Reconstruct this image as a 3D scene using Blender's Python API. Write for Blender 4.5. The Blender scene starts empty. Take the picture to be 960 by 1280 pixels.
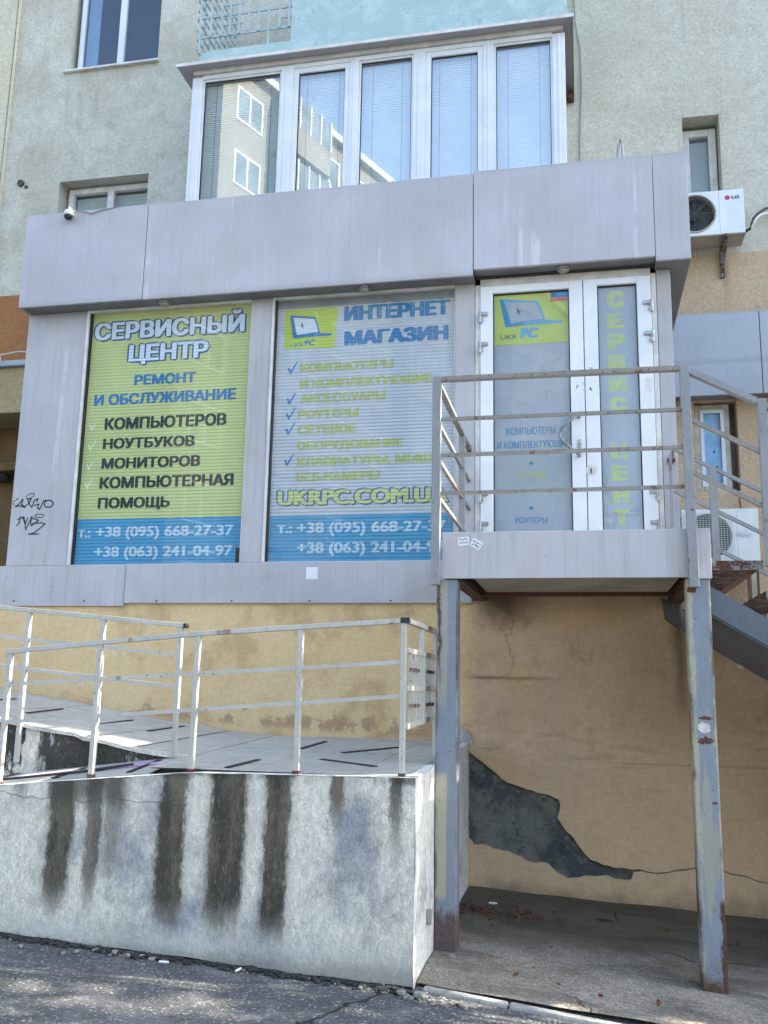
import bpy, bmesh, math, random
import numpy as np
from mathutils import Vector, Matrix
from mathutils.geometry import tessellate_polygon, delaunay_2d_cdt

random.seed(7); rng = np.random.default_rng(7)
S = bpy.context.scene; COL = S.collection; R = math.radians

# ------------------------------------------------------------------ camera
cam = bpy.data.objects.new('camera', bpy.data.cameras.new('camera')); COL.objects.link(cam)
yaw, pit, rol = 0.2122347, 0.18658281, 0.01922902
cf = Vector((-math.sin(yaw)*math.cos(pit), math.cos(yaw)*math.cos(pit), math.sin(pit)))
cr = Vector((math.cos(yaw), math.sin(yaw), 0)); cu = cr.cross(cf)
r2 = math.cos(rol)*cr + math.sin(rol)*cu; u2 = -math.sin(rol)*cr + math.cos(rol)*cu
mm = Matrix((r2, u2, -cf)).transposed().to_4x4(); mm.translation = (0, 0, 1.508)
cam.matrix_world = mm
cam.data.sensor_fit = 'HORIZONTAL'; cam.data.sensor_width = 36; cam.data.lens = 36*1162.55/960
cam.data.clip_start = .05; cam.data.clip_end = 800
S.camera = cam
S.render.resolution_x = 768; S.render.resolution_y = 1024

# ------------------------------------------------------------------ light
SUN_AZ, SUN_EL = 15.0, 33.0          # degrees from +X towards +Y, above the horizon
w = bpy.data.worlds.new('World'); S.world = w; w.use_nodes = True
wt = w.node_tree; bg = wt.nodes['Background']
sky = wt.nodes.new('ShaderNodeTexSky'); sky.sky_type = 'NISHITA'; sky.sun_disc = False
sky.sun_elevation = R(SUN_EL); sky.sun_rotation = R(90 - SUN_AZ)
sky.air_density = 1.0; sky.dust_density = 1.6; sky.ozone_density = .7
wt.links.new(sky.outputs[0], bg.inputs[0]); bg.inputs[1].default_value = 0.15
sl = bpy.data.lights.new('sun', 'SUN'); sl.energy = 3.9; sl.angle = R(.6); sl.color = (1, .93, .80)
so = bpy.data.objects.new('sun', sl); COL.objects.link(so)
sd = Vector((math.cos(R(SUN_EL))*math.cos(R(SUN_AZ)), math.cos(R(SUN_EL))*math.sin(R(SUN_AZ)), math.sin(R(SUN_EL))))
so.rotation_euler = sd.to_track_quat('Z', 'Y').to_euler(); so.location = (20, 5, 20)
S.view_settings.view_transform = 'Standard'; S.view_settings.look = 'None'
S.view_settings.exposure = 2.38; S.view_settings.gamma = 1

# ------------------------------------------------------------------ node helper
def hx(h):
    c = [int(h[i:i+2], 16)/255 for i in (0, 2, 4)]
    return tuple((x/12.92 if x <= .04045 else ((x+.055)/1.055)**2.4) for x in c)
class G:
    def __init__(s, name, rough=.7, metal=0.0, spec=.5):
        s.m = bpy.data.materials.new(name); s.m.use_nodes = True; s.t = s.m.node_tree
        s.b = s.t.nodes['Principled BSDF']; s.b.inputs['Roughness'].default_value = rough
        s.b.inputs['Metallic'].default_value = metal; s.b.inputs['Specular IOR Level'].default_value = spec
        s._p = None
    def N(s, ty): return s.t.nodes.new(ty)
    def put(s, i, v):
        if isinstance(v, (int, float)): i.default_value = v
        elif isinstance(v, tuple): i.default_value = v if len(v) == len(i.default_value) else (*v, 1)
        else: s.t.links.new(v, i)
    def math(s, o, *a):
        n = s.N('ShaderNodeMath'); n.operation = o
        for k, x in enumerate(a): s.put(n.inputs[k], x)
        return n.outputs[0]
    def add(s, a, b): return s.math('ADD', a, b)
    def sub(s, a, b): return s.math('SUBTRACT', a, b)
    def mul(s, a, b): return s.math('MULTIPLY', a, b)
    def mx(s, a, b): return s.math('MAXIMUM', a, b)
    def pos(s):
        if s._p is None:
            g = s.N('ShaderNodeNewGeometry'); x = s.N('ShaderNodeSeparateXYZ')
            s.t.links.new(g.outputs['Position'], x.inputs[0]); s._p = (g.outputs['Position'], *x.outputs)
        return s._p
    def scl(s, v, k):
        n = s.N('ShaderNodeVectorMath'); n.operation = 'MULTIPLY'; s.t.links.new(v, n.inputs[0]); n.inputs[1].default_value = k; return n.outputs[0]
    def noise(s, scale, detail=4, rough=.55, k=None, dist=0):
        v = s.pos()[0]
        if k: v = s.scl(v, k)
        n = s.N('ShaderNodeTexNoise'); s.t.links.new(v, n.inputs['Vector'])
        n.inputs['Scale'].default_value = scale; n.inputs['Detail'].default_value = detail
        n.inputs['Roughness'].default_value = rough; n.inputs['Distortion'].default_value = dist
        return n.outputs['Fac']
    def vor(s, scale, feat='DISTANCE_TO_EDGE', k=None, warp=0):
        v = s.pos()[0]
        if k: v = s.scl(v, k)
        if warp:
            n = s.N('ShaderNodeTexNoise'); s.t.links.new(v, n.inputs['Vector']); n.inputs['Scale'].default_value = scale*2.5; n.inputs['Detail'].default_value = 5
            a = s.N('ShaderNodeVectorMath'); a.operation = 'MULTIPLY_ADD'; s.t.links.new(n.outputs['Color'], a.inputs[0]); a.inputs[1].default_value = (warp,)*3; s.t.links.new(v, a.inputs[2]); v = a.outputs[0]
        n = s.N('ShaderNodeTexVoronoi'); n.feature = feat; s.t.links.new(v, n.inputs['Vector']); n.inputs['Scale'].default_value = scale
        return n.outputs['Distance']
    def cells(s, scale, k=None):
        v = s.pos()[0]
        if k: v = s.scl(v, k)
        n = s.N('ShaderNodeTexVoronoi'); n.feature = 'F1'; s.t.links.new(v, n.inputs['Vector']); n.inputs['Scale'].default_value = scale
        x = s.N('ShaderNodeSeparateColor'); s.t.links.new(n.outputs['Color'], x.inputs[0]); return x.outputs[0]
    def shade(s, c, f, lo, hi):
        """multiply a colour by a factor running lo..hi with f (pigment and grain variation)"""
        n = s.N('ShaderNodeVectorMath'); n.operation = 'SCALE'; s.put(n.inputs[0], c) if not isinstance(c, tuple) else setattr(n.inputs[0], 'default_value', c[:3]); s.put(n.inputs['Scale'], s.ss(f, 0.0, 1.0, lo, hi)); return n.outputs[0]
    def ss(s, x, a, b, lo=0.0, hi=1.0):
        n = s.N('ShaderNodeMapRange'); n.interpolation_type = 'SMOOTHSTEP'
        for k, v in enumerate((x, a, b, lo, hi)): s.put(n.inputs[k], v)
        return n.outputs[0]
    def mix(s, f, a, b):
        n = s.N('ShaderNodeMix'); n.data_type = 'RGBA'; s.put(n.inputs[0], f); s.put(n.inputs[6], a); s.put(n.inputs[7], b); return n.outputs[2]
    def gauss(s, x, c, wd):
        d = s.mul(s.sub(x, c), 1/wd); return s.math('EXPONENT', s.mul(s.mul(d, d), -1.0))
    def col(s, c): s.put(s.b.inputs['Base Color'], c); return s
    def rgh(s, c): s.put(s.b.inputs['Roughness'], c); return s
    def bump(s, h, dist=.004, st=1.0):
        n = s.N('ShaderNodeBump'); s.put(n.inputs['Height'], h); n.inputs['Distance'].default_value = dist; n.inputs['Strength'].default_value = st
        s.t.links.new(n.outputs[0], s.b.inputs['Normal']); return s

def plain(name, c, rough=.6, var=.06, sc=6, metal=0, spec=.5, bump=0):
    g = G(name, rough, metal, spec); n = g.noise(sc, 5)
    a = tuple(x*(1-var*2) for x in c); b = tuple(min(1, x*(1+var*2)) for x in c)
    g.col(g.mix(g.ss(n, .3, .7), a, b))
    if bump: g.bump(g.noise(sc*20, 4), bump)
    return g.m

# ---- metal composite panels of the shop
def mk_panel(name, c, dirt=.5):
    g = G(name, .42, 0, .4); P, X, Y, Z = g.pos()
    st = g.noise(9, 6, .7, (3.0, 3.0, .10)); big = g.noise(1.1, 4, .6)
    base = g.mix(g.ss(big, .3, .7), tuple(x*.90 for x in c), tuple(x*1.07 for x in c))
    base = g.mix(g.mul(g.ss(st, .48, .72), .34*dirt), base, tuple(x*.58 for x in c))
    base = g.mix(g.mul(g.ss(g.noise(2.1, 4, .6, (1, 1, .6)), .52, .7), .4*dirt), base, hx('a39c90'))
    white = g.mul(g.ss(g.noise(2.3, 4, .55, (2.8, 2.8, .10)), .64, .70), g.ss(g.noise(3, 3), .4, .6))
    base = g.mix(g.mul(white, .38), base, hx('dcdce0'))
    base = g.mix(g.mul(g.ss(g.noise(60, 2, .5, (1, 1, .5)), .71, .75), .55*dirt), base, hx('6a6868'))
    base = g.mix(g.mul(g.ss(g.noise(38, 2, .5), .72, .76), .5*dirt), base, hx('d8d8d8'))
    base = g.mix(g.mul(g.ss(g.add(Z, g.mul(st, .12)), 5.02, 4.95), g.mul(g.ss(Z, 4.85, 4.90), .22)), base, hx('66625e'))
    base = g.mix(g.mul(g.ss(g.add(Z, g.mul(st, -.12)), 5.72, 5.80), .28), base, hx('7e7a76'))
    base = g.shade(base, g.noise(40, 5, .75, (1, 1, .04)), .965, 1.035)
    g.col(base); g.rgh(g.ss(g.noise(5, 4), .3, .8, .36, .62)); g.bump(g.add(g.noise(1.6, 3, .4), g.mul(g.noise(70, 2), .02)), .016, .6)
    return g.m
M_panel = mk_panel('lilac_grey_panel', hx('adabb2'), .8)
M_panel_d = mk_panel('dirty_grey_panel', hx('aba9ad'), 1.3)
M_panel_g = mk_panel('bluish_grey_panel', hx('a3abb6'))
M_soffit = plain('grey_soffit', hx('6d6e70'), .55, .08, 3)
M_sofw = plain('cream_soffit', hx('a8a08e'), .7, .1, 3)

# ---- stucco of the block
def mk_stucco(name, a, b, c):
    g = G(name, .9, 0, .2); P, X, Y, Z = g.pos()
    n1 = g.noise(1.1, 5, .6); n2 = g.noise(5, 6, .65); n3 = g.noise(60, 3, .6)
    col = g.mix(g.ss(n1, .35, .65), a, b)
    col = g.mix(g.mul(g.ss(n2, .48, .72), .6), col, c)
    dirt = g.ss(g.noise(3, 5, .6, (1.6, 1.6, .25)), .55, .8)
    col = g.mix(g.mul(dirt, .35), col, tuple(x*.6 for x in a))
    cl = g.mul(g.ss(g.vor(7, warp=.25), .0, .012, 1, 0), g.ss(g.noise(1.7, 3), .52, .6))
    col = g.mix(g.mul(cl, .3), col, tuple(x*.5 for x in a))
    streak = g.mul(g.gauss(g.add(X, g.mul(g.noise(6, 3), .03)), 1.60, .035), g.mul(g.ss(Z, 6.22, 6.05), g.ss(Z, 5.4, 6.1)))
    col = g.mix(g.mul(streak, .75), col, hx('5a4636'))
    col = g.mix(g.mul(g.ss(X, -2, 1.5), .5), col, b)
    hj = g.mx(g.gauss(Z, 9.62, .006), g.gauss(Z, 7.15, .005)); col = g.mix(g.mul(hj, g.ss(X, -1, 0, 0, .35)), col, tuple(x*.45 for x in a))
    wv = g.noise(26, 8, .85, dist=.6)
    col = g.shade(col, wv, .60, 1.38); col = g.shade(col, g.cells(85), .92, 1.08)
    run = g.mul(g.ss(g.noise(7, 5, .7, (1.4, 1.4, .06)), .56, .72), .26); col = g.mix(run, col, tuple(x*.5 for x in a))
    g.col(col); g.bump(g.add(g.mul(wv, 1.6), g.mul(g.noise(9, 5, .7), 1.4)), .012); return g.m
M_stucco = mk_stucco('grey_green_stucco', hx('bdb7a6'), hx('cccbbf'), hx('a9a598'))
M_stucco2 = mk_stucco('cream_stucco', hx('cdc7ae'), hx('d2ccb6'), hx('beb8a2'))
M_band = mk_stucco('tan_stucco', hx('d0b99d'), hx('c6af93'), hx('d7c0a3'))
M_brown = mk_stucco('brown_stucco', hx('a06f47'), hx('966842'), hx('a9794f'))
M_ochre = mk_stucco('ochre_stucco', hx('b5a27c'), hx('bda984'), hx('a8946f'))
M_dkbrown = mk_stucco('dark_brown_stucco', hx('84694a'), hx('765c3e'), hx('8c7251'))

# ---- low wall under the shop: ochre paint worn to render, browner beneath the platform
g = G('ochre_base_render', .88, 0, .2); P, X, Y, Z = g.pos()
n1 = g.noise(1.2, 5, .6); n2 = g.noise(7, 6, .65); fine = g.noise(90, 3, .6)
yel = g.mix(g.ss(n1, .3, .7), hx('d4b98d'), hx('cbae82'))
yel = g.mix(g.mul(g.ss(g.noise(2.4, 5, .6), .50, .64), .6), yel, hx('b3946c'))
wz = g.add(Z, g.mul(g.noise(3.5, 6, .7), .55))
worn = g.mul(g.ss(wz, 1.58, 1.54), g.ss(g.noise(4.5, 6, .7), .44, .49))
worn = g.mul(worn, g.ss(g.add(Z, g.mul(X, .05)), 1.02, 1.09))
yel = g.mix(g.mul(worn, .85), yel, hx('a5876a'))
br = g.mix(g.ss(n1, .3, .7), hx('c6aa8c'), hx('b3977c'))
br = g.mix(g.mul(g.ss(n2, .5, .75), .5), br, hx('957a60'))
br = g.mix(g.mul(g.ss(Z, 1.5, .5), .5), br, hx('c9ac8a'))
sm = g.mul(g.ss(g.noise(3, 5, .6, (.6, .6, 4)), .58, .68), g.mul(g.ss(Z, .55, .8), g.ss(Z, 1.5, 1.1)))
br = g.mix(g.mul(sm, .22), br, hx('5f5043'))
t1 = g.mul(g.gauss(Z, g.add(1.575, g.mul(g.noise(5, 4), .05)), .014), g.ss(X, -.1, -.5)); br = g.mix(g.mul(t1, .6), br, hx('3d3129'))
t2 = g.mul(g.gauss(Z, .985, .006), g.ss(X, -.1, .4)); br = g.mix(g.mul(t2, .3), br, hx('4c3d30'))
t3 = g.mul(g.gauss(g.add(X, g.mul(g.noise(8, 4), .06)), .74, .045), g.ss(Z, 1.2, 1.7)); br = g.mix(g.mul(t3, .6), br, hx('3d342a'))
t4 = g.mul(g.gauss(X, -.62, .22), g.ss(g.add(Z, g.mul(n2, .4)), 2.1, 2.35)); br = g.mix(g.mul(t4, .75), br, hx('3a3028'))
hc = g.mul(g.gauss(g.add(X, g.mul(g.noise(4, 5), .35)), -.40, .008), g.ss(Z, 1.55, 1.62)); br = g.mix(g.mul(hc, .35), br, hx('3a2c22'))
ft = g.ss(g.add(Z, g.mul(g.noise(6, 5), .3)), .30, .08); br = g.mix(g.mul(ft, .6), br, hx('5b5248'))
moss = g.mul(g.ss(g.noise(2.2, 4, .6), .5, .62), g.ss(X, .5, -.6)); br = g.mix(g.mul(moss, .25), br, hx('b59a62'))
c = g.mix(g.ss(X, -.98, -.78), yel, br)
c = g.shade(c, g.noise(34, 7, .8, (1, 1, .7)), .80, 1.18); c = g.shade(c, g.noise(60, 5, .8, (.10, 1, 1)), .88, 1.12); c = g.shade(c, fine, .85, 1.12)
g.col(c); g.bump(g.add(g.mul(fine, .5), g.mul(g.noise(18, 5, .7, (1, 1, .35)), 1.0)), .005)
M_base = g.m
g = G('dark_exposed_mortar', .85, 0, .25); P, X, Y, Z = g.pos()
c = g.mix(g.ss(g.noise(3, 5, .6), .4, .6), hx('5f6367'), hx('8b8c87')); c = g.mix(g.ss(g.noise(16, 6, .7), .55, .7, 0, .8), c, hx('7a7b76'))
c = g.mix(g.ss(g.add(Z, g.mul(X, .8)), .25, .36), c, g.mix(.5, c, hx('6a6a64'))); c = g.mix(g.ss(g.noise(5, 6, .75), .50, .58, 0, .6), c, hx('9a978d')); c = g.mix(g.ss(g.noise(7, 6, .8), .56, .62, 0, .7), c, hx('3a3f45')); c = g.shade(c, g.noise(30, 7, .85), .45, 1.6); g.col(c); g.bump(g.noise(18, 8, .85), .05)
M_mortar = g.m

# ---- stained concrete of the ramp
def mk_conc(name, streaks=(), blotch=0, light=hx('d9d4c7'), dark=hx('a1a1a2')):
    g = G(name, .85, 0, .25); P, X, Y, Z = g.pos()
    c = g.mix(g.ss(g.noise(1.9, 6, .65, (1, 1, .7)), .34, .54), dark, light)
    c = g.mix(g.ss(g.noise(5, 6, .7, (1, 1, .5)), .5, .68, 0, .6), c, hx('d9d7cf'))
    c = g.mix(g.ss(g.noise(2.7, 5, .65), .55, .68, 0, .6), c, hx('878c96'))
    c = g.mix(g.mul(g.ss(g.noise(3.5, 4, .6), .55, .7), .25), c, hx('a39a80'))
    fib = g.noise(42, 7, .8, (1, 1, .45), .5); gr = g.noise(110, 4, .7)
    c = g.shade(c, fib, .52, 1.48); c = g.shade(c, g.noise(20, 6, .8, (1, 1, .8), .8), .72, 1.28); c = g.shade(c, g.noise(95, 6, .85, (1, 1, .6)), .58, 1.42)
    if streaks:
        wob = g.mul(g.sub(g.noise(2.2, 4, .6, (1, 1, .8)), .5), .10); fz = g.mul(g.sub(g.noise(42, 7, .9, (1, 1, .35)), .5), .13)
        wx = g.add(g.add(X, wob), fz); tot = None; hal = None
        for (x0, wd, z0, z1, k) in streaks:
            sway = g.mul(g.sub(Z, .9), -.015)
            q0 = g.gauss(g.add(wx, sway), x0, wd); q = g.ss(q0, .26, .58)
            e = g.ss(g.add(g.add(Z, g.mul(g.noise(9, 6, .75, (1, 1, .25)), .34)), g.mul(q0, .12)), z0+.12, z1+.26)
            q = g.mul(g.mul(q, k), e); h = g.mul(g.mul(g.ss(q0, .02, .45), k*.42), e)
            tot = q if tot is None else g.mx(tot, q); hal = h if hal is None else g.mx(hal, h)
        c = g.mix(g.mul(hal, g.ss(fib, .3, .6)), c, hx('6a675c'))
        tot = g.mul(tot, g.ss(g.noise(60, 5, .8, (1, 1, .4)), .18, .50, .55, 1.0))
        dk = g.mix(g.ss(g.noise(9, 5, .7, (1, 1, .25)), .4, .62), hx('39362e'), hx('5f5a4b')); dk = g.shade(dk, g.noise(75, 4, .8), .55, 1.6)
        c = g.mix(tot, c, dk)
        rim = g.mul(g.ss(g.add(Z, g.mul(g.noise(10, 5, .7), .10)), 1.03, 1.075), g.ss(g.noise(5, 5, .7, (1, 1, .3)), .42, .55)); c = g.mix(g.mul(rim, .75), c, hx('3c3a33'))
        lft = g.mul(g.mul(g.ss(X, -3.06, -2.98), g.ss(X, -2.48, -2.60)), g.ss(g.add(Z, g.mul(g.noise(6, 5, .7, (1, 1, .3)), .35)), .92, 1.10)); c = g.mix(g.mul(lft, .8), c, hx('4b483f'))
        hl = g.mul(g.gauss(g.add(Z, g.mul(g.noise(3.5, 5, .6), .14)), .925, .0035), g.ss(X, -2.1, -2.3, .0, .6)); c = g.mix(hl, c, hx('44423e'))
        c = g.mix(g.mul(g.ss(g.add(Z, g.mul(g.noise(9, 5, .7), .22)), .36, .24), .5), c, hx('b9b8b2'))
        c = g.mix(g.mul(g.ss(g.add(Z, g.mul(g.noise(16, 5, .7), .12)), .20, .10), .5), c, hx('66655f'))
    if blotch:
        q = g.ss(g.add(g.noise(1.9, 6, .7, (1, 1, .45)), g.mul(g.sub(Z, 1.05), .25)), .455, .50); q = g.mul(q, g.ss(g.noise(30, 6, .8), .2, .5, .7, 1))
        c = g.mix(g.mul(q, .95), c, hx('2c2a25')); c = g.mix(g.mul(g.ss(g.noise(14, 6, .8, (1, 1, .12)), .52, .6), .6), c, hx('4c4a42'))
    ck = g.mul(g.ss(g.vor(2.6, warp=.3), .0, .006, 1, 0), g.ss(g.noise(1.3, 3), .52, .60))
    c = g.mix(g.mul(ck, .5), c, hx('55554f'))
    g.col(c); g.bump(g.add(g.add(g.mul(gr, .35), g.mul(fib, 1.0)), g.mul(g.noise(9, 4, .6), .8)), .014); return g.m
STR = [(-2.945, .085, .30, .43, .95), (-2.735, .05, .34, .52, .8), (-2.62, .05, .45, .75, .45), (-2.262, .080, .26, .36, .95),
       (-1.945, .115, .24, .36, .97), (-1.645, .082, .20, .32, .97), (-1.318, .045, .86, 1.0, .9), (-.988, .036, .66, 1.0, .85), (-3.22, .05, .85, 1.0, .6), (-3.62, .1, .3, .6, .8), (-4.1, .09, .3, .6, .8)]
M_conc_f = mk_conc('stained_concrete_front', STR)
M_conc_s = mk_conc('whitewash_sunlit_concrete', light=hx('e6e4dc'), dark=hx('d0d0cc'))  # whitewash made whiter still, standing in for sun on the end wall
M_conc_m = mk_conc('mossy_concrete', blotch=1)
M_conc = mk_conc('plain_concrete')
g = G('pale_tile', .38, 0, .5); P, X, Y, Z = g.pos()
c = g.mix(g.ss(g.noise(1.6, 4), .35, .65), hx('a9a69f'), hx('b7b4ac')); c = g.mix(g.ss(g.noise(9, 5, .7), .5, .72, 0, .6), c, hx('7b7972'))
oi = g.N('ShaderNodeObjectInfo'); c = g.mix(g.mul(oi.outputs['Random'], .16), c, hx('8d8f90')); g.col(c); g.rgh(g.ss(g.noise(6, 4), .3, .7, .35, .6)); g.bump(g.noise(40, 3), .001)
M_tile = g.m

# ---- paints and metals
def mk_paint(name, c, amt=.62, rust=hx('6b3b22'), rough=.45, under=None, base_z=None):
    g = G(name, rough, 0, .5); P, X, Y, Z = g.pos()
    n = g.noise(13, 6, .7); n2 = g.noise(4, 5, .6, (1, 1, .25))
    col = g.mix(g.ss(g.noise(3, 4), .3, .7), tuple(x*.88 for x in c), c)
    if under: col = g.mix(g.ss(g.noise(2.6, 5, .65, (2.2, 2.2, .2)), .58, .61, 0, .6), col, under)
    r = g.ss(n, amt, amt+.03); r = g.mx(r, g.mul(g.ss(n2, amt+.02, amt+.1), .6)); r = g.mx(r, g.mul(g.ss(g.noise(55, 3, .6), amt+.03, amt+.05), .9)); col = g.shade(col, g.noise(24, 6, .8, (1, 1, .4)), .78, 1.18)
    if base_z is not None: r = g.mx(r, g.ss(g.add(Z, g.mul(g.noise(7, 5, .7), .35)), base_z+.42, base_z+.26))
    if under:   # old cream undercoat and rust bleeding along the edges of the two posts
        ja = g.mul(g.sub(g.noise(11, 6, .8, (1, 1, .4)), .5), .09)
        c1 = g.mul(g.ss(g.add(X, g.mul(ja, .3)), -.812, -.818), g.mul(g.ss(X, -.95, -.94), g.mx(g.mul(g.ss(g.add(Z, ja), .30, .33), g.ss(g.add(Z, g.mul(ja, 2)), 1.02, .98)), g.mul(g.ss(Z, 1.3, 1.5), .6))))
        r = g.mx(r, g.mul(g.ss(g.add(Z, g.mul(g.noise(7, 7, .85, (1, 1, .4)), .6)), .60, .46), g.ss(X, -.70, -.75, 0, .85)))
        c2_ = g.mul(g.mx(g.ss(g.add(X, ja), .628, .620), g.ss(g.add(X, ja), .718, .724)), g.ss(X, .5, .55)); c2_ = g.mul(c2_, g.ss(g.noise(4, 5, .7, (1, 1, .4)), .38, .5))
        col = g.mix(g.mul(g.mx(c1, c2_), .9), col, hx('a09a84'))
        r = g.mx(r, g.mul(g.gauss(g.add(X, ja), -.862, .011), g.mul(g.ss(Z, 1.45, 1.75), g.ss(g.noise(5, 6, .7, (1, 1, .2)), .35, .5, .35, 1))))
        r = g.mx(r, g.mul(g.ss(g.add(X, ja), .700, .712), g.mul(g.ss(g.add(Z, ja), .40, .36), g.ss(X, .5, .55))))
        for ex, ew in ((-.885, .016), (-.757, .006), (.598, .014), (.732, .016)): r = g.mx(r, g.mul(g.gauss(X, ex, ew), g.ss(g.noise(3.5, 6, .75, (1, 1, .5)), .44, .60, 0, .95)))
    rc = g.mix(g.ss(g.noise(40, 4), .35, .65), rust, tuple(x*.5 for x in rust))
    g.col(g.mix(r, col, rc)); g.rgh(g.mix(r, (rough,)*3, (.85,)*3)); g.bump(g.add(g.mul(r, -.6), g.mul(g.noise(30, 4), .4)), .0015); return g.m
M_rail = mk_paint('chipped_white_paint', hx('b3b1aa'), .645)
M_steel = mk_paint('weathered_grey_paint', hx('85878a'), .63, hx('7a5238'))
M_post = mk_paint('blue_grey_rusty_paint', hx('7b848f'), .665, hx('553a2b'), under=hx('9a937c'), base_z=-.16)
M_string = mk_paint('dark_blue_grey_paint', hx('565e68'), .70, hx('6e4a32'))
M_rust = mk_paint('rusty_brown_steel', hx('54392d'), .52, hx('6a3a22'), .7)
M_rustp = mk_paint('rusted_flaking_paint', hx('7d7f7c'), .50, hx('5b3226'), .7)
M_brass = mk_paint('bare_worn_bar', hx('85817b'), .60, hx('7d6046'))
M_pvc = plain('white_pvc', hx('d2d5da'), .3, .03, 4)
M_pvc_d = plain('aged_white_pvc', hx('c8c6c2'), .4, .07, 7)
M_pvc_o = plain('yellowed_pvc', hx('b5b3a6'), .5, .1, 9)
M_gasket = plain('black_rubber', (.015, .015, .017), .6)
M_cable = plain('dark_cable', (.02, .02, .02), .5)
M_wire = plain('grey_wire', hx('83868a'), .5)
M_acw = plain('air_conditioner_white', hx('d4d8da'), .35, .03, 5)
M_acd = plain('air_conditioner_dark', hx('3a3b3c'), .5, .1, 5)
M_acside = plain('air_conditioner_grey', hx('9a9588'), .6, .1, 5)
M_galv = plain('galvanised_steel', hx('9a9b9b'), .38, .1, 20, .7)
M_chrome = plain('worn_handle_grey', hx('7c8086'), .35, .1, 20, .5)
M_blue = (lambda g: (g.col(g.mix(g.ss(g.noise(3, 6, .7), .42, .66), hx('a0b7ba'), g.mix(g.ss(g.noise(9, 5, .7), .5, .7), hx('b0c5c6'), hx('8ba6aa')))), g.bump(g.noise(25, 6, .7), .008), g.m)[-1])(G('weathered_turquoise_paint', .85, 0, .2))
M_black = plain('black_print', (.02, .02, .022), .5)
M_inkd = plain('graffiti_ink', (.03, .03, .04), .5)
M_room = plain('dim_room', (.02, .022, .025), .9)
M_pink = plain('pink_strip', hx('c08fc4'), .5, .08)
M_paper = plain('white_paper', hx('d8dadd'), .6, .02)
M_lamp = plain('lamp_glass', hx('8e8d88'), .3)
M_leafr = plain('dead_red_leaf', hx('5f3322'), .8, .35, 40)
M_stone = plain('pale_rubble', hx('85827a'), .85, .2, 30, bump=.003)
M_stone_d = plain('dark_rubble', hx('2f2e2c'), .9, .25, 30, bump=.003)

def mk_film(name, c, slat=.16, rough=.35, fade=0):
    g = G(name, rough, 0, .4); P, X, Y, Z = g.pos()
    f = g.math('FRACT', g.mul(Z, 1/.0305)); d = g.ss(f, .62, .95)
    col = g.mix(g.ss(g.noise(2.5, 4), .3, .7), tuple(x*.93 for x in c), tuple(min(1, x*1.05) for x in c))
    if fade: col = g.mix(g.ss(g.noise(18, 5, .7), .42, .62, 0, fade), col, hx('a4a9b4'))
    if slat: col = g.mix(g.mul(d, slat), col, hx('4b5560')); g.bump(g.math('SINE', g.mul(Z, 2*math.pi/.0305)), .003, .6)
    g.col(col); return g.m
F_green = mk_film('poster_yellow_green', hx('c1c483'), .11)
F_green2 = mk_film('poster_pale_green', hx('b3c24f'), .12)
F_blue = mk_film('poster_blue_band', hx('4a92b8'), .10)
F_lilac = mk_film('poster_lilac_grey', hx('b9bbc2'), .14)
F_white = mk_film('poster_white_letters', hx('d2d7e0'), .10)
F_navy = mk_film('poster_dark_blue_outline', hx('2c5a86'), .1)
F_tblue = mk_film('poster_blue_letters', hx('3377a8'), .12)
F_tdark = mk_film('poster_charcoal_letters', hx('2c3532'), .05)
F_tgreen = mk_film('poster_faded_green_letters', hx('abb267'), .14, fade=.15)
F_pale = mk_film('poster_pale_ticks', hx('dbe3c4'), .05)
F_phone = mk_film('poster_phone_digits', hx('b9cbd9'), .1)
D_grey = mk_film('door_film_grey', hx('9fa3ac'), 0)
D_green = mk_film('door_film_green', hx('aeb862'), 0)
D_let = mk_film('door_film_green_letters', hx('b3bc6a'), 0, fade=.5)
D_blue = mk_film('door_film_blue', hx('3b7ea8'), 0)
D_lblue = mk_film('door_film_light_blue', hx('5f9cbd'), 0)
D_navy = mk_film('door_film_navy', hx('32536f'), 0)
D_or = mk_film('door_film_orange', hx('c77a3a'), 0)

def mk_glass(name, ior=1.5, tint=(.9, .94, .95), dust=.05, boost=0.0, k=.45):
    g = G(name); nt = g.t; out = nt.nodes['Material Output']; nt.nodes.remove(g.b)
    tr = g.N('ShaderNodeBsdfTransparent'); tr.inputs[0].default_value = (*tint, 1)
    gl = g.N('ShaderNodeBsdfGlossy'); gl.inputs['Roughness'].default_value = .015
    df = g.N('ShaderNodeBsdfDiffuse'); df.inputs[0].default_value = (.5, .52, .55, 1)
    ge = g.N('ShaderNodeNewGeometry'); dp = g.N('ShaderNodeVectorMath'); dp.operation = 'DOT_PRODUCT'; nt.links.new(ge.outputs['Incoming'], dp.inputs[0]); nt.links.new(ge.outputs['Normal'], dp.inputs[1])
    f0 = 2*((ior-1)/(ior+1))**2; fr = g.add(f0, g.mul(g.math('POWER', g.sub(1.0, g.math('MINIMUM', g.math('ABSOLUTE', dp.outputs['Value']), 1.0)), 5.0), 1-f0))
    m1 = g.N('ShaderNodeMixShader'); g.put(m1.inputs[0], g.mul(g.ss(g.noise(3, 5, .65), .35, .75), dust)); nt.links.new(tr.outputs[0], m1.inputs[1]); nt.links.new(df.outputs[0], m1.inputs[2])
    m2 = g.N('ShaderNodeMixShader'); g.put(m2.inputs[0], g.math('MINIMUM', g.add(g.mul(fr, k), boost), 1.0)); nt.links.new(m1.outputs[0], m2.inputs[1]); nt.links.new(gl.outputs[0], m2.inputs[2])
    nt.links.new(m2.outputs[0], out.inputs[0]); return g.m
M_glass = mk_glass('window_glass')
M_glass_b = mk_glass('reflective_glass', 1.5, (.55, .68, .85), .01, .05, .9)
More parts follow.
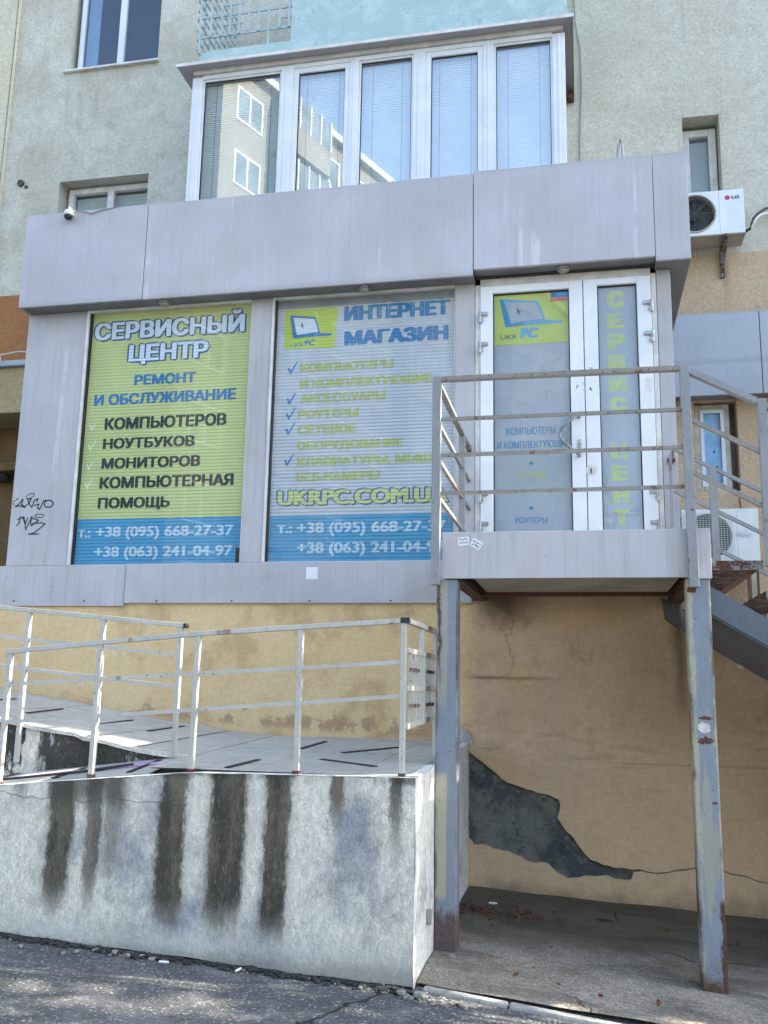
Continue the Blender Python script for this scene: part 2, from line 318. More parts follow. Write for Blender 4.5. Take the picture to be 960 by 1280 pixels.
M_glass_c = mk_glass('balcony_glass', 1.6, (.97, .99, 1.0), .02, .24, 1.0)
M_blind = plain('slatted_blind', hx('dbe6e6'), .5, .03, 3)
M_blind2 = plain('grey_blind', hx('b7bebd'), .6, .05, 3)

# ------------------------------------------------------------------ mesh helper
WORG = {}
def worg(p): return WORG.get(p.name, Vector((0, 0, 0))) if p else Vector((0, 0, 0))
def link(name, me, parent=None, wloc=(0, 0, 0)):
    o = bpy.data.objects.new(name, me); COL.objects.link(o); wl = Vector(wloc)
    if parent: o.parent = parent
    o.location = wl - worg(parent); WORG[o.name] = wl; return o
def tag(o, label=None, cat=None, group=None, kind=None):
    for k, v in (('label', label), ('category', cat), ('group', group), ('kind', kind)):
        if v: o[k] = v
    return o
def thing(name, label, cat, loc=(0, 0, 0), group=None):
    o = bpy.data.objects.new(name, None); COL.objects.link(o); o.location = loc; o.empty_display_size = .1; WORG[o.name] = Vector(loc)
    return tag(o, label, cat, group)
class MB:
    def __init__(s): s.v = []; s.f = []; s.mi = []; s.cm = 0
    def quad(s, a, b, c, d): n = len(s.v); s.v += [a, b, c, d]; s.f.append((n, n+1, n+2, n+3)); s.mi.append(s.cm); return s
    def box(s, x0, x1, y0, y1, z0, z1):
        x0, x1 = sorted((x0, x1)); y0, y1 = sorted((y0, y1)); z0, z1 = sorted((z0, z1)); n = len(s.v)
        s.v += [(x0, y0, z0), (x1, y0, z0), (x1, y1, z0), (x0, y1, z0), (x0, y0, z1), (x1, y0, z1), (x1, y1, z1), (x0, y1, z1)]
        for q in ((0, 3, 2, 1), (4, 5, 6, 7), (0, 1, 5, 4), (1, 2, 6, 5), (2, 3, 7, 6), (3, 0, 4, 7)): s.f.append(tuple(n+i for i in q)); s.mi.append(s.cm)
        return s
    def bar(s, p, q, a, b, up=(0, 0, 1)):
        """rectangular bar from p to q, a wide (sideways), b high"""
        p = Vector(p); q = Vector(q); d = (q-p).normalized(); u = Vector(up)
        if abs(d.dot(u)) > .95: u = Vector((0, 1, 0))
        sd_ = d.cross(u).normalized(); u = sd_.cross(d); n = len(s.v)
        for e in (p, q):
            for i, j in ((-1, -1), (1, -1), (1, 1), (-1, 1)): s.v.append(tuple(e + sd_*a/2*i + u*b/2*j))
        for k in ((0, 1, 2, 3), (7, 6, 5, 4), (0, 4, 5, 1), (1, 5, 6, 2), (2, 6, 7, 3), (3, 7, 4, 0)): s.f.append(tuple(n+i for i in k)); s.mi.append(s.cm)
        return s
    def tube(s, pts, r, n=8):
        pts = [Vector(p) for p in pts]; base = len(s.v)
        for i, p in enumerate(pts):
            d = (pts[min(i+1, len(pts)-1)] - pts[max(i-1, 0)]).normalized(); u = Vector((0, 0, 1)) if abs(d.z) < .9 else Vector((1, 0, 0))
            a = d.cross(u).normalized(); b = a.cross(d); rr = r[i] if isinstance(r, (list, tuple)) else r
            for k in range(n): t = 2*math.pi*k/n; s.v.append(tuple(p + a*rr*math.cos(t) + b*rr*math.sin(t)))
        for i in range(len(pts)-1):
            for k in range(n): s.f.append((base+i*n+k, base+i*n+(k+1) % n, base+(i+1)*n+(k+1) % n, base+(i+1)*n+k)); s.mi.append(s.cm)
        s.f.append(tuple(base+k for k in range(n))[::-1]); s.mi.append(s.cm); s.f.append(tuple(base+(len(pts)-1)*n+k for k in range(n))); s.mi.append(s.cm)
        return s
    def cyl(s, c, axis, r, h, n=20, r1=None):
        c = Vector(c); a = Vector(axis).normalized(); return s.tube([c, c+a*h], [r, r if r1 is None else r1], n)
    def prism(s, poly, y0, y1):
        """(x,z) outline between y0 (front) and y1"""
        n = len(s.v); k = len(poly); s.v += [(x, y0, z) for x, z in poly] + [(x, y1, z) for x, z in poly]
        for t in tessellate_polygon([[Vector((x, z, 0)) for x, z in poly]]):
            s.f.append(tuple(n+i for i in t)); s.f.append(tuple(n+k+i for i in t[::-1])); s.mi += [s.cm]*2
        for i in range(k): s.f.append((n+i, n+(i+1) % k, n+k+(i+1) % k, n+k+i)); s.mi.append(s.cm)
        return s
    def flat(s, poly, y):
        n = len(s.v); s.v += [(x, y, z) for x, z in poly]
        for t in tessellate_polygon([[Vector((x, z, 0)) for x, z in poly]]): s.f.append(tuple(n+i for i in t)); s.mi.append(s.cm)
        return s
    def build(s, name, mat, parent=None, bev=0, smooth=False, origin=None, flip=None):
        og = worg(parent) if parent else None
        if origin is not None: og = Vector(origin)
        if og is None:
            a = np.array(s.v); og = Vector(((a[:, 0].min()+a[:, 0].max())/2, (a[:, 1].min()+a[:, 1].max())/2, a[:, 2].min()))
        me = bpy.data.meshes.new(name); me.from_pydata([tuple(Vector(v)-og) for v in s.v], [], s.f)
        for m in (mat if isinstance(mat, (list, tuple)) else [mat]): me.materials.append(m)
        if max(s.mi, default=0) > 0: me.polygons.foreach_set('material_index', s.mi)
        bm = bmesh.new(); bm.from_mesh(me); bmesh.ops.recalc_face_normals(bm, faces=bm.faces)
        if bev: bmesh.ops.bevel(bm, geom=list(bm.edges), offset=bev, segments=2, affect='EDGES', profile=.5, clamp_overlap=True)
        if name == 'pane':
            for f_ in bm.faces:
                if f_.normal.y > 0: f_.normal_flip()
        bm.to_mesh(me); bm.free()
        if smooth:
            me.polygons.foreach_set('use_smooth', [True]*len(me.polygons))
        return link(name, me, parent, og)
def box(name, mat, parent, x0, x1, y0, y1, z0, z1, bev=0): return MB().box(x0, x1, y0, y1, z0, z1).build(name, mat, parent, bev)
def bar(name, mat, parent, p, q, a, b, bev=0): return MB().bar(p, q, a, b).build(name, mat, parent, bev)

def holewall(x0, x1, z0, z1, y, holes, depth=.3, xb=None):
    """wall face at y with openings (hx0,hx1,hz0,hz1) and reveals going back"""
    m = MB(); xs = sorted({x0, x1, *[h[0] for h in holes], *[h[1] for h in holes]}); zs = sorted({z0, z1, *[h[2] for h in holes], *[h[3] for h in holes]})
    xs = [x for x in xs if x0 <= x <= x1]; zs = [z for z in zs if z0 <= z <= z1]
    for a, b in zip(xs, xs[1:]):
        for c, d in zip(zs, zs[1:]):
            mx_, mz_ = (a+b)/2, (c+d)/2
            if any(h[0] < mx_ < h[1] and h[2] < mz_ < h[3] for h in holes): continue
            m.quad((a, y, c), (b, y, c), (b, y, d), (a, y, d))
    for h in holes:
        a, b, c, d = h[0], h[1], max(h[2], z0), min(h[3], z1); yb = y+depth
        if c >= d: continue
        m.quad((a, y, c), (a, y, d), (a, yb, d), (a, yb, c)); m.quad((b, y, c), (b, yb, c), (b, yb, d), (b, y, d))
        if h[3] <= z1: m.quad((a, y, d), (b, y, d), (b, yb, d), (a, yb, d))
        if h[2] >= z0: m.quad((a, y, c), (a, yb, c), (b, yb, c), (b, y, c))
    return m
def frame(m, x0, x1, z0, z1, y0, y1, t):
    m.box(x0, x0+t, y0, y1, z0, z1); m.box(x1-t, x1, y0, y1, z0, z1); m.box(x0+t, x1-t, y0, y1, z1-t, z1); m.box(x0+t, x1-t, y0, y1, z0, z0+t); return m
def slats(x0, x1, z0, z1, y, pitch, wd=.025, tilt=.006):
    m = MB(); z = z1
    while z-pitch > z0:
        m.quad((x0, y, z-pitch*1.02), (x1, y, z-pitch*1.02), (x1, y+tilt, z), (x0, y+tilt, z)); z -= pitch
    return m

# ---- lettering
def _tm(body, off, shear):
    """glyph outlines of a line of type, triangulated here so that counters stay open"""
    cu_ = bpy.data.curves.new('t', 'FONT'); cu_.body = body; cu_.size = 1; cu_.shear = shear; cu_.resolution_u = 3; cu_.fill_mode = 'NONE'
    o = bpy.data.objects.new('t', cu_); COL.objects.link(o); bpy.context.view_layer.update()
    dg = bpy.context.evaluated_depsgraph_get(); me = bpy.data.meshes.new_from_object(o.evaluated_get(dg))
    co = [tuple(p.co)[:2] for p in me.vertices]; nb = {}
    for e in me.edges: a, b = e.vertices; nb.setdefault(a, []).append(b); nb.setdefault(b, []).append(a)
    bpy.data.objects.remove(o); bpy.data.curves.remove(cu_); bpy.data.meshes.remove(me)
    loops = []; lab = {}
    for st_ in range(len(co)):            # each contour is a connected run of consecutive vertices
        if st_ in lab: continue
        comp = {st_}; stack = [st_]
        while stack:
            q = stack.pop()
            for k in nb.get(q, []):
                if k not in comp: comp.add(k); stack.append(k)
        for k in comp: lab[k] = 1
        pts = []
        for q in sorted(comp):
            if not pts or math.dist(pts[-1], co[q]) > 1e-5: pts.append(co[q])
        if len(pts) > 2: loops.append(pts)
    def wind(p):                          # winding number over all contours
        w_ = 0
        for l in loops:
            for (x1, y1_), (x2, y2_) in zip(l, l[1:]+l[:1]):
                if (y1_ <= p[1]) != (y2_ <= p[1]):
                    side = (x2-x1)*(p[1]-y1_)-(p[0]-x1)*(y2_-y1_)
                    if y1_ <= p[1] and side > 0: w_ += 1
                    elif y1_ > p[1] and side < 0: w_ -= 1
        return w_
    vs = []; es = []
    for l in loops: n = len(vs); vs += [Vector(p) for p in l]; es += [(n+k, n+(k+1) % len(l)) for k in range(len(l))]
    ov, _e, of, _a, _b, _c = delaunay_2d_cdt(vs, es, [], 0, 1e-6)
    v = [(p.x, p.y, 0) for p in ov]; f = [tuple(t) for t in of if wind((sum(ov[q].x for q in t)/3, sum(ov[q].y for q in t)/3)) != 0]
    return np.array(v), f
CAP = None
def text(body, x0, x1, z0, z1, y, mat, parent, off=.02, shear=0, name='lettering', grow=0, label=None):
    """flat printed line: capitals stand from z0 to z1 and the line runs from x0 to x1; off = stroke thickening, grow = outline"""
    global CAP
    if CAP is None: CAP = _tm('Н', 0, 0)[0][:, 1].max()
    v, f = _tm(body, 0, shear); a, b = v[:, 0].min(), v[:, 0].max()
    w_ = off*1.45; g_ = grow*1.5
    sx = (x1-x0)/(b-a+2*w_); sz = (z1-z0)/(CAP+w_*.9)
    sh = [(-w_, w_*.35), (-w_, -w_*.35), (0, w_*.45), (0, -w_*.45), (w_, w_*.35), (w_, -w_*.35)] if w_ > .02 else ([(-w_, 0), (w_, 0)] if w_ else [(0, 0)])
    if grow: sh = [(p[0]+g_*math.cos(k*math.pi/4), p[1]+g_*math.sin(k*math.pi/4)) for p in (sh[0], sh[-1]) for k in range(8)]
    m = MB()
    for k, (dx, dz) in enumerate(sh):
        n = len(m.v); m.v += [(x0+(p[0]-a+w_+dx)*sx, y-k*.0001-p[2], z0+(p[1]+w_*.45+dz)*sz) for p in v]; m.f += [tuple(n+i for i in q) for q in f]
    m.mi = [0]*len(m.f)
    return m.build(name, mat, parent)

# ================================================================== ground
def gz(x, y):
    """height of the ground: falls gently to the right and towards the street"""
    t = max(0, min(1, (y-5)/2.4)); xx = max(-6, min(4, x))+.85
    s_ = (-.045 if xx < 0 else -.082)*(1-t) + (-.02 if xx < 0 else -.045)*t
    return t*.035 + s_*xx - max(0, min(30, 4.6-y))*.004
def sheet(name, xs, ys, mat, lift=0, rough=.0):
    v = []; f = []
    for j, y in enumerate(ys):
        for i, x in enumerate(xs): v.append((x, y, gz(x, y)+lift+rough*math.sin(x*7.3+y*3.1)*math.sin(y*9.7-x*2.3)))
    n = len(xs)
    for j in range(len(ys)-1):
        for i in range(n-1): f.append((j*n+i, j*n+i+1, (j+1)*n+i+1, (j+1)*n+i))
    m = MB(); m.v = v; m.f = f; m.mi = [0]*len(f); return tag(m.build(name, mat, None), kind='structure')
def mk_ground(name, a, b, chip, cracks=.9, patch=None, chipk=.75):
    g = G(name, .9, 0, .3); P, X, Y, Z = g.pos()
    n1 = g.noise(.9, 5, .6); gr = g.noise(95, 3, .7); st = g.vor(75, 'F1')
    c = g.mix(g.ss(n1, .3, .7), a, b)
    cc = g.cells(150); c = g.shade(c, cc, .66, 1.38); c = g.shade(c, g.noise(55, 6, .8), .45, 1.6)
    c = g.mix(g.mul(g.ss(g.cells(95), .90, .96), chipk), c, chip)
    c = g.mix(g.mul(g.ss(g.noise(3.5, 6, .7), .5, .7), .3), c, chip)
    c = g.mix(g.mul(g.ss(g.noise(2.2, 6, .7), .5, .62), .35), c, tuple(x*.4 for x in a))
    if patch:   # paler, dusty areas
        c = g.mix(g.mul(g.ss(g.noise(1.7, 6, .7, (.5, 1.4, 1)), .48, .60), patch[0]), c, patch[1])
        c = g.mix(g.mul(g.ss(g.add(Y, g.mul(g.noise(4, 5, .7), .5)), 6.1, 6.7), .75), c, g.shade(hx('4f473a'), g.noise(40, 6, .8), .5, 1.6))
    ck = g.mul(g.ss(g.vor(.75, warp=.5), .0, .007, 1, 0), g.ss(g.noise(.9, 3), .50, .60)); c = g.mix(g.mul(ck, cracks), c, (.012, .012, .012))
    c2 = g.mul(g.gauss(g.sub(X, g.mul(g.sub(Y, 5), .45)), g.add(-1.02, g.mul(g.sub(g.noise(6, 5, .7), .5), .22)), .010), g.ss(Y, 5.05, 4.95)); c = g.mix(g.mul(c2, cracks+.4), c, (.012, .012, .012))
    g.col(c); g.bump(g.sub(g.add(g.mul(gr, .9), g.mul(g.cells(110), .6)), g.mul(g.mx(ck, c2), 3)), .012); return g.m
M_asph = mk_ground('asphalt', hx('515152'), hx('5f5e5e'), hx('a8a59d'), .45)
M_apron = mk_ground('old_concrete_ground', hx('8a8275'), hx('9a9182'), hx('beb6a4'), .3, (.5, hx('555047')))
def lin(a, b, n): return [a+(b-a)*i/n for i in range(n+1)]
sheet('asphalt_road', [-160, -80, -40, -20, -10]+lin(-7, 5, 60)+[8, 12, 20, 40, 80, 160], [-260, -120, -60, -30, -15, -6, -1]+lin(1, 5.06, 24)+lin(5.3, 9.9, 12)+[14, 60], M_asph, -.012, .002)
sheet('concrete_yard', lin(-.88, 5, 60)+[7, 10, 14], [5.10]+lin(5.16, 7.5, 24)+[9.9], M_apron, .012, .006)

# flush kerb between road and yard, in separate stones
kb = thing('kerb', 'low pale kerb running right from the ramp corner, before the steel posts', 'kerb', (-.85, 5.05, 0))
M_kerb = mk_conc('worn_kerb_stone', light=hx('a3a19b'), dark=hx('84837f'))
kx = [-.845, -.405, .155, .80, 1.6, 2.4, 3.2]
for a, b in zip(kx, kx[1:]):
    ya = 5.07-.055*(a+.85); yb = 5.07-.055*(b+.85)
    m = MB().bar((a+.004, ya, gz(a, ya)-.04), (b-.004, yb, gz(b, yb)-.04), .055, .10); m.build('kerb_stone', M_kerb, kb, .012)

# ================================================================== the apartment block
YW = 9.95
bld = thing('apartment_building', 'tall grey green stuccoed apartment block behind the shop, tan and brown low down', 'building', (-2, YW, 0))
up_h = [(-6.60, -5.28, 9.50, 11.2), (-6.54, -5.29, 6.75, 7.885), (1.205, 1.60, 6.60, 7.885)]
holewall(-7.38, 12, 6.21, 27, YW, up_h, .32).build('wall', M_stucco, bld)
holewall(-30, -7.38, 6.35, 27, YW-.05, [], .3).box(-7.39, -7.37, YW-.05, YW+.1, 6.35, 27).build('wall', M_stucco2, bld)['label'] = 'cream wall strip at the far left of the facade'
holewall(-4.5, 12, -1, 6.21, YW, [(1.195, 1.625, 3.575, 4.56)], .22).build('wall', M_band, bld)['label'] = 'tan lower band of the wall'
holewall(-30, -4.5, 5.2, 6.34, YW-.03, [], .3).build('wall', M_brown, bld)['label'] = 'brown painted band at the left'
box('wall', M_stucco, bld, -30, 12, YW+.34, YW+.6, -1, 27)
def window(x0, x1, z0, z1, y, mull=(), back='room', fm=M_pvc, glass=M_glass, t=.055, name='window', sill=None):
    f = MB(); frame(f, x0, x1, z0, z1, y, y+.07, t)
    edges = [x0+t, *[q for mlt in mull for q in (mlt-.045, mlt+.045)], x1-t]
    for q in mull: f.box(q-.045, q+.045, y+.002, y+.068, z0+t, z1-t)
    w_ = f.build(name, fm, bld, .006)
    for a, b in zip(edges[::2], edges[1::2]):
        MB().quad((a, y+.035, z0+t), (b, y+.035, z0+t), (b, y+.035, z1-t), (a, y+.035, z1-t)).build('pane', glass, w_)
    if back == 'blind': tag(slats(x0+t, x1-t, z0, z1-t-.02, y+.09, .035).build('blind', M_blind2, w_), kind='stuff')
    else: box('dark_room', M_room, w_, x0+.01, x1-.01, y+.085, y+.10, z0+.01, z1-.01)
    return w_
w_ = window(-6.52, -5.29, 9.50, 11.19, YW+.13, (-5.90,), glass=M_glass_b); w_['label'] = 'white framed window with deep blue panes at upper left'
box('curtain', M_blind2, w_, -6.45, -6.27, YW+.205, YW+.21, 9.56, 11.1)
box('sill', M_pvc_d, w_, -6.62, -5.25, YW-.05, YW+.12, 9.465, 9.49)
w_ = window(-6.50, -5.295, 6.70, 7.865, YW+.17, (-5.90,), 'blind', M_pvc_d, t=.075); w_['label'] = 'recessed window with pale curtain above the left end of the fascia'
w_ = window(1.21, 1.585, 6.62, 7.835, YW+.19, (), 'blind', M_pvc_d, t=.085); w_['label'] = 'narrow recessed window above the upper air conditioner'
w_ = window(1.205, 1.56, 3.585, 4.54, YW+.10, (), 'none', M_pvc_o, glass=mk_glass('frosted_blue_glass', 1.5, (.8, .88, .95), .1), t=.075); w_['label'] = 'narrow dirty framed window with pale blue film behind the stair rail'
f_ = frame(MB(), 1.262, 1.503, 3.645, 4.48, YW+.085, YW+.105, .035).build('sash', M_pvc, w_)
MB().quad((1.285, YW+.128, 3.66), (1.485, YW+.128, 3.66), (1.485, YW+.128, 4.46), (1.285, YW+.128, 4.46)).build('blue_film', plain('pale_blue_film', hx('86b6dc'), .5, .08, 6), w_)
for x, z in ((1.395, 4.03), (1.375, 3.86), (1.415, 3.865)): MB().cyl((x, YW+.122, z), (0, 1, 0), .012, .004, 8).build('speck', M_black, w_)
# the blocky portal at far left
box('entrance_lintel', M_ochre, bld, -30, -6.0, 9.3, YW-.04, 4.575, 5.13, .01)['label'] = 'ochre beam over the entrance at far left'
box('entrance_capping', M_panel_g, bld, -30, -5.96, 9.24, YW-.04, 5.13, 5.20, .01)
box('entrance_recess', M_dkbrown, bld, -30, -4.5, YW-.03, YW+.1, 1, 4.6)
box('entrance_side', M_dkbrown, bld, -4.98, -4.9, 7.7, YW-.04, -.3, 4.85)
box('entrance_beam', M_dkbrown, bld, -30, -5.6, YW-.35, YW-.04, 3.96, 4.06, .01)
m = MB(); m.cyl((-6.86, YW-.16, 4.06), (0, 0, -1), .03, .05).cyl((-6.86, YW-.16, 4.01), (0, 0, -1), .11, .14, r1=.085)
tag(m.build('ceiling_light', M_acd, None, smooth=True), 'small round dark lamp under the entrance beam at far left', 'lamp')

# grey metal fascia of the neighbouring premises, to the right
nf = thing('side_fascia', 'bluish grey metal fascia on the tan wall above the small window at right', 'fascia', (2, 9.7, 4.5))
for a, b in ((.60, 1.845), (1.853, 3.2), (3.208, 4.6)): box('fascia_panel', M_panel_g, nf, a, b, 9.70, 9.73, 4.54, 5.42, .003)
box('soffit', M_soffit, nf, .60, 4.6, 9.73, YW-.004, 4.56, 4.58); box('top_flashing', M_panel_g, nf, .60, 4.6, 9.70, YW-.004, 5.421, 5.433)

# wires, hook and marks on the facade
tag(MB().tube([(.044, YW-.02, 9.6), (.05, YW-.015, 9.289), (.101, YW-.012, 8.91), (.112, YW-.012, 8.387), (.075, YW-.012, 7.778), (.07, YW-.012, 7.3), (.075, YW-.012, 5.9)], .008, 6).build('wall_cable', M_wire, None), 'thin grey cable hanging down the facade right of the glazed balcony', 'cable')
m = MB().tube([(.405, 8.3, 5.85), (.41, 8.3, 6.48), (.418, 8.3, 6.60), (.436, 8.3, 6.66), (.452, 8.3, 6.62), (.462, 8.3, 6.47), (.475, 8.3, 5.85)], .012, 8)
tag(m.build('bent_rod', M_galv, None, smooth=True), 'bent metal rod looping up from the shop roof at right', 'rod')
m = MB().tube([(1.73, 9.75, 6.33), (1.816, 9.72, 6.36), (1.835, 9.72, 6.42), (1.86, 9.75, 6.49), (1.907, 9.8, 6.562), (2.007, 9.85, 6.645), (2.2, 9.9, 6.70)], .014, 8)
tag(m.build('pipe_bundle', M_cable, None, smooth=True), 'dark insulated pipe curving from the upper air conditioner', 'cable')
m = MB().tube([(1.76, 9.78, 6.29), (1.84, 9.76, 6.41), (1.89, 9.78, 6.50), (1.95, 9.83, 6.57), (2.2, 9.92, 6.65)], .012, 8)
tag(m.build('pipe_wrap', M_pvc, None, smooth=True), 'white taped pipe running beside the dark pipe at the upper air conditioner', 'cable')
m = MB().cyl((-7.10, YW-.03, 7.92), (0, 1, 0), .045, .03, 12).cyl((-7.02, YW-.02, 7.86), (0, 1, 0), .02, .02, 8)
tag(m.build('wall_mark', M_inkd, None), 'small dark anchor mark on the stucco at far left', 'bracket')
tag(MB().tube([(-6.95, 9.22, 5.30), (-6.65, 9.22, 5.26), (-6.4, 9.22, 5.29), (-5.9, 9.3, 5.27)], .008, 6).tube([(-6.70, 9.22, 5.32), (-6.62, 9.21, 5.22), (-6.63, 9.22, 5.16)], .008, 6).build('loose_wire', M_pvc_d, None), 'loose pale wire lying along the ledge at far left', 'cable')

# ================================================================== glazed balcony and the open one over it
YB = 8.80
bal = thing('glazed_balcony', 'white framed glazed balcony with five tall panes and blinds, above the shop fascia', 'balcony', (-2.1, YB, 5.9))
posts = [(-4.216, -4.095), (-3.160, -3.020), (-2.370, -2.271), (-1.667, -1.535), (-.915, -.804), (-.194, -.064)]
zt = 8.275; zb_ = 5.95
m = MB()
for a, b in posts:
    m.box(a, b, YB, YB+.09, zb_, zt)
    mid = (a+b)/2; m.box(mid-.012, mid+.012, YB-.008, YB-.001, zb_, zt)
m.box(-4.095, -.194, YB+.002, YB+.09, zt-.03, zt+.02)
bf = m.build('frame', M_pvc, bal, .005)
for k, ((_, a), (b, _2)) in enumerate(zip(posts, posts[1:])):
    o = MB()
    if k in (1, 3): frame(o, a, b, zb_, zt-.03, YB+.012, YB+.07, .06)
    else: frame(o, a, b, zb_, zt-.03, YB+.02, YB+.07, .022)
    wn = o.build('window', M_pvc, bal, .004)
    t = .06 if k in (1, 3) else .022
    gk = frame(MB(), a+t, b-t, zb_+t, zt-.03-t, YB+.035, YB+.05, .008).build('gasket', M_gasket, wn)
    MB().quad((a+t, YB+.045, zb_), (b-t, YB+.045, zb_), (b-t, YB+.045, zt-.03-t), (a+t, YB+.045, zt-.03-t)).build('pane', M_glass_c, wn)
    tag(slats(a+.01, b-.01, zb_, zt-.06, YB+.10, .027).build('blind', M_blind, wn), kind='stuff')
    c_ = MB()
    for q in (a+.14, b-.14): c_.box(q, q+.004, YB+.094, YB+.098, zb_, zt-.06)
    c_.build('blind_cord', M_wire, wn)
box('end_wall', M_pvc_d, bal, -4.21, -4.17, YB+.09, YW-.002, zb_, zt); box('end_wall', M_pvc_d, bal, -.11, -.07, YB+.09, YW-.002, zb_, zt)
# tin canopy: front lip, returns at both ends
m = MB(); zc = 8.345
m.box(-4.36, .025, 8.66, YW-.003, zc, zc+.02)
cn = m.build('canopy', M_panel_d, bal, .003)
box('canopy_lip', M_pvc_d, bal, -4.365, .03, 8.65, 8.66, zc-.012, zc+.024)
box('canopy_side', M_soffit, bal, .01, .025, 8.67, YW-.004, zc-.05, zc-.002)
box('head_board', M_pvc_d, bal, -4.20, -.08, YB-.03, YB+.09, 8.30, 8.343)
bs = box('bracket', M_rust, bal, -.05, .02, YW-.10, YW-.004, 8.22, 8.29)

ub = thing('open_balcony', 'turquoise painted open balcony with a solid parapet, directly over the glazed balcony', 'balcony', (-2, 8.74, 8.4))
slab = MB(); pts_ = [(-4.17, 9.94), (-4.17, 8.86), (-4.15, 8.78), (-4.08, 8.72), (-4.0, 8.70), (-.03, 8.70), (-.03, 9.94)]
n = len(pts_); slab.v = [(x, y, 8.372) for x, y in pts_] + [(x, y, 8.52) for x, y in pts_]
slab.f = [tuple(range(n))[::-1], tuple(range(n, 2*n))] + [(i, (i+1) % n, n+(i+1) % n, n+i) for i in range(n)]; slab.mi = [0]*len(slab.f)
slab.build('floor_slab', M_blue, ub)
box('parapet', M_blue, ub, -3.045, -.045, 8.72, 8.84, 8.521, 10.2, .006)
box('parapet', M_blue, ub, -.165, -.045, 8.84, YW-.004, 8.521, 10.2, .006)
gr = thing('balcony_grille', 'pale turquoise welded bar grille closing the open balcony at its left end', 'grille', (-3.6, 8.74, 8.5))
M_gr = mk_paint('turquoise_bar_paint', hx('a3b4b6'), .7, hx('5a4a40'))
YG = 8.74
for z in (8.73, 8.985, 9.23, 9.48, 9.73): bar('bar', M_gr, gr, (-4.17, YG, z), (-3.05, YG, z), .014, .026)
for x, z0 in ((-4.13, 8.53), (-4.0, 8.72), (-3.87, 8.72), (-3.77, 8.72), (-3.66, 8.72), (-3.55, 8.74), (-3.43, 8.72), (-3.31, 8.53), (-3.18, 8.72), (-3.07, 8.72)):
    bar('bar', M_gr, gr, (x, YG-.014, z0), (x, YG-.014, 9.9), .024, .014)
for z in (8.86, 9.11, 9.36):
    for a, b in ((-3.87, -3.62), (-3.18, -3.05)): bar('bar', M_gr, gr, (a, YG, z), (b, YG, z), .012, .022)
for k in range(11): bar('bar', M_gr, gr, (-4.17, YG+.01, 8.60+k*.125), (-4.17, YW-.01, 8.60+k*.125), .012, .026)
for k in range(7): bar('bar', M_gr, gr, (-4.155, YG+.15+k*.16, 8.53), (-4.155, YG+.15+k*.16, 9.9), .012, .022)

# ================================================================== air conditioners
def ac_unit(name, label, x0, x1, z0, z1, y0, d, mesh_style, fx, fr):
    t = thing(name, label, 'air conditioner', ((x0+x1)/2, y0+d/2, z0), 'outdoor air conditioner units on the wall at right')
    cz = (z0+z1)/2; n = 40
    ring = [(fx+fr*math.cos(2*math.pi*k/n), cz+fr*math.sin(2*math.pi*k/n)) for k in range(n)]
    m = MB()   # front plate with a round opening
    outer = [Vector((x0, z0, 0)), Vector((x1, z0, 0)), Vector((x1, z1, 0)), Vector((x0, z1, 0))]
    allp = outer+[Vector((a, b, 0)) for a, b in ring]; tri = tessellate_polygon([outer, [Vector((a, b, 0)) for a, b in ring]])
    m.v = [(p.x, y0, p.y) for p in allp]; m.f = [tuple(q) for q in tri]; m.mi = [0]*len(tri)
    for k in range(n):
        a, b = ring[k], ring[(k+1) % n]; m.quad((a[0], y0, a[1]), (b[0], y0, b[1]), (b[0], y0+.06, b[1]), (a[0], y0+.06, a[1]))
    m.box(x0, x1, y0+.10, y0+d, z0, z1)
    for (a, b, c, e) in ((x0, x0+.004, z0, z1), (x1-.004, x1, z0, z1), (x0, x1, z0, z0+.004), (x0, x1, z1-.004, z1)): m.box(a, b, y0+.001, y0+.10, c, e)
    m.build('casing', M_acw, t)
    MB().cyl((fx, y0+.092, cz), (0, -1, 0), fr, .002, 32).build('fan_well', M_acd, t)
    f = MB()
    for k in range(3):
        a0 = k*2.094+.5; pts = []
        for j in range(7):
            a = a0+j*.16
            f.v.append((fx+.05*math.cos(a), y0+.07, cz+.05*math.sin(a))); f.v.append((fx+fr*.92*math.cos(a+.25), y0+.05+.004*j, cz+fr*.92*math.sin(a+.25)))
        b = len(f.v)-14
        for j in range(6): f.f.append((b+2*j, b+2*j+1, b+2*j+3, b+2*j+2)); f.mi.append(0)
    f.cyl((fx, y0+.085, cz), (0, -1, 0), .055, .05, 16).build('fan', M_acd, t)
    gm = MB()
    if mesh_style == 'ring':
        for k in range(1, 11):
            r_ = fr*k/10.3; gm.tube([(fx+r_*math.cos(2*math.pi*j/32), y0-.004, cz+r_*math.sin(2*math.pi*j/32)) for j in range(33)], .0028, 4)
        for k in range(8):
            a = k*math.pi/4; gm.bar((fx, y0-.004, cz), (fx+fr*math.cos(a), y0-.004, cz+fr*math.sin(a)), .007, .005)
        gm.build('fan_guard', M_acd, t)
        MB().tube([(fx+(fr+.006)*math.cos(2*math.pi*j/40), y0-.002, cz+(fr+.006)*math.sin(2*math.pi*j/40)) for j in range(41)], .011, 6).build('guard_rim', M_acside, t, smooth=True)
    else:
        gx0, gx1, gz0, gz1 = fx-fr-.02, fx+fr+.02, z0+.03, z1-.03
        k = gx0
        while k <= gx1: gm.box(k, k+.0035, y0-.02, y0-.017, gz0, gz1); k += .028
        k = gz0
        while k <= gz1: gm.box(gx0, gx1, y0-.024, y0-.0205, k, k+.0035); k += .022
        gm.build('fan_guard', M_acw, t)
    box('cover_seam', M_acside, t, fx+fr+.045, fx+fr+.048, y0-.0015, y0-.0005, z0+.02, z1-.015)
    box('underside', M_acside, t, x0, x1, y0, y0+d, z0-.012, z0-.001)
    return t
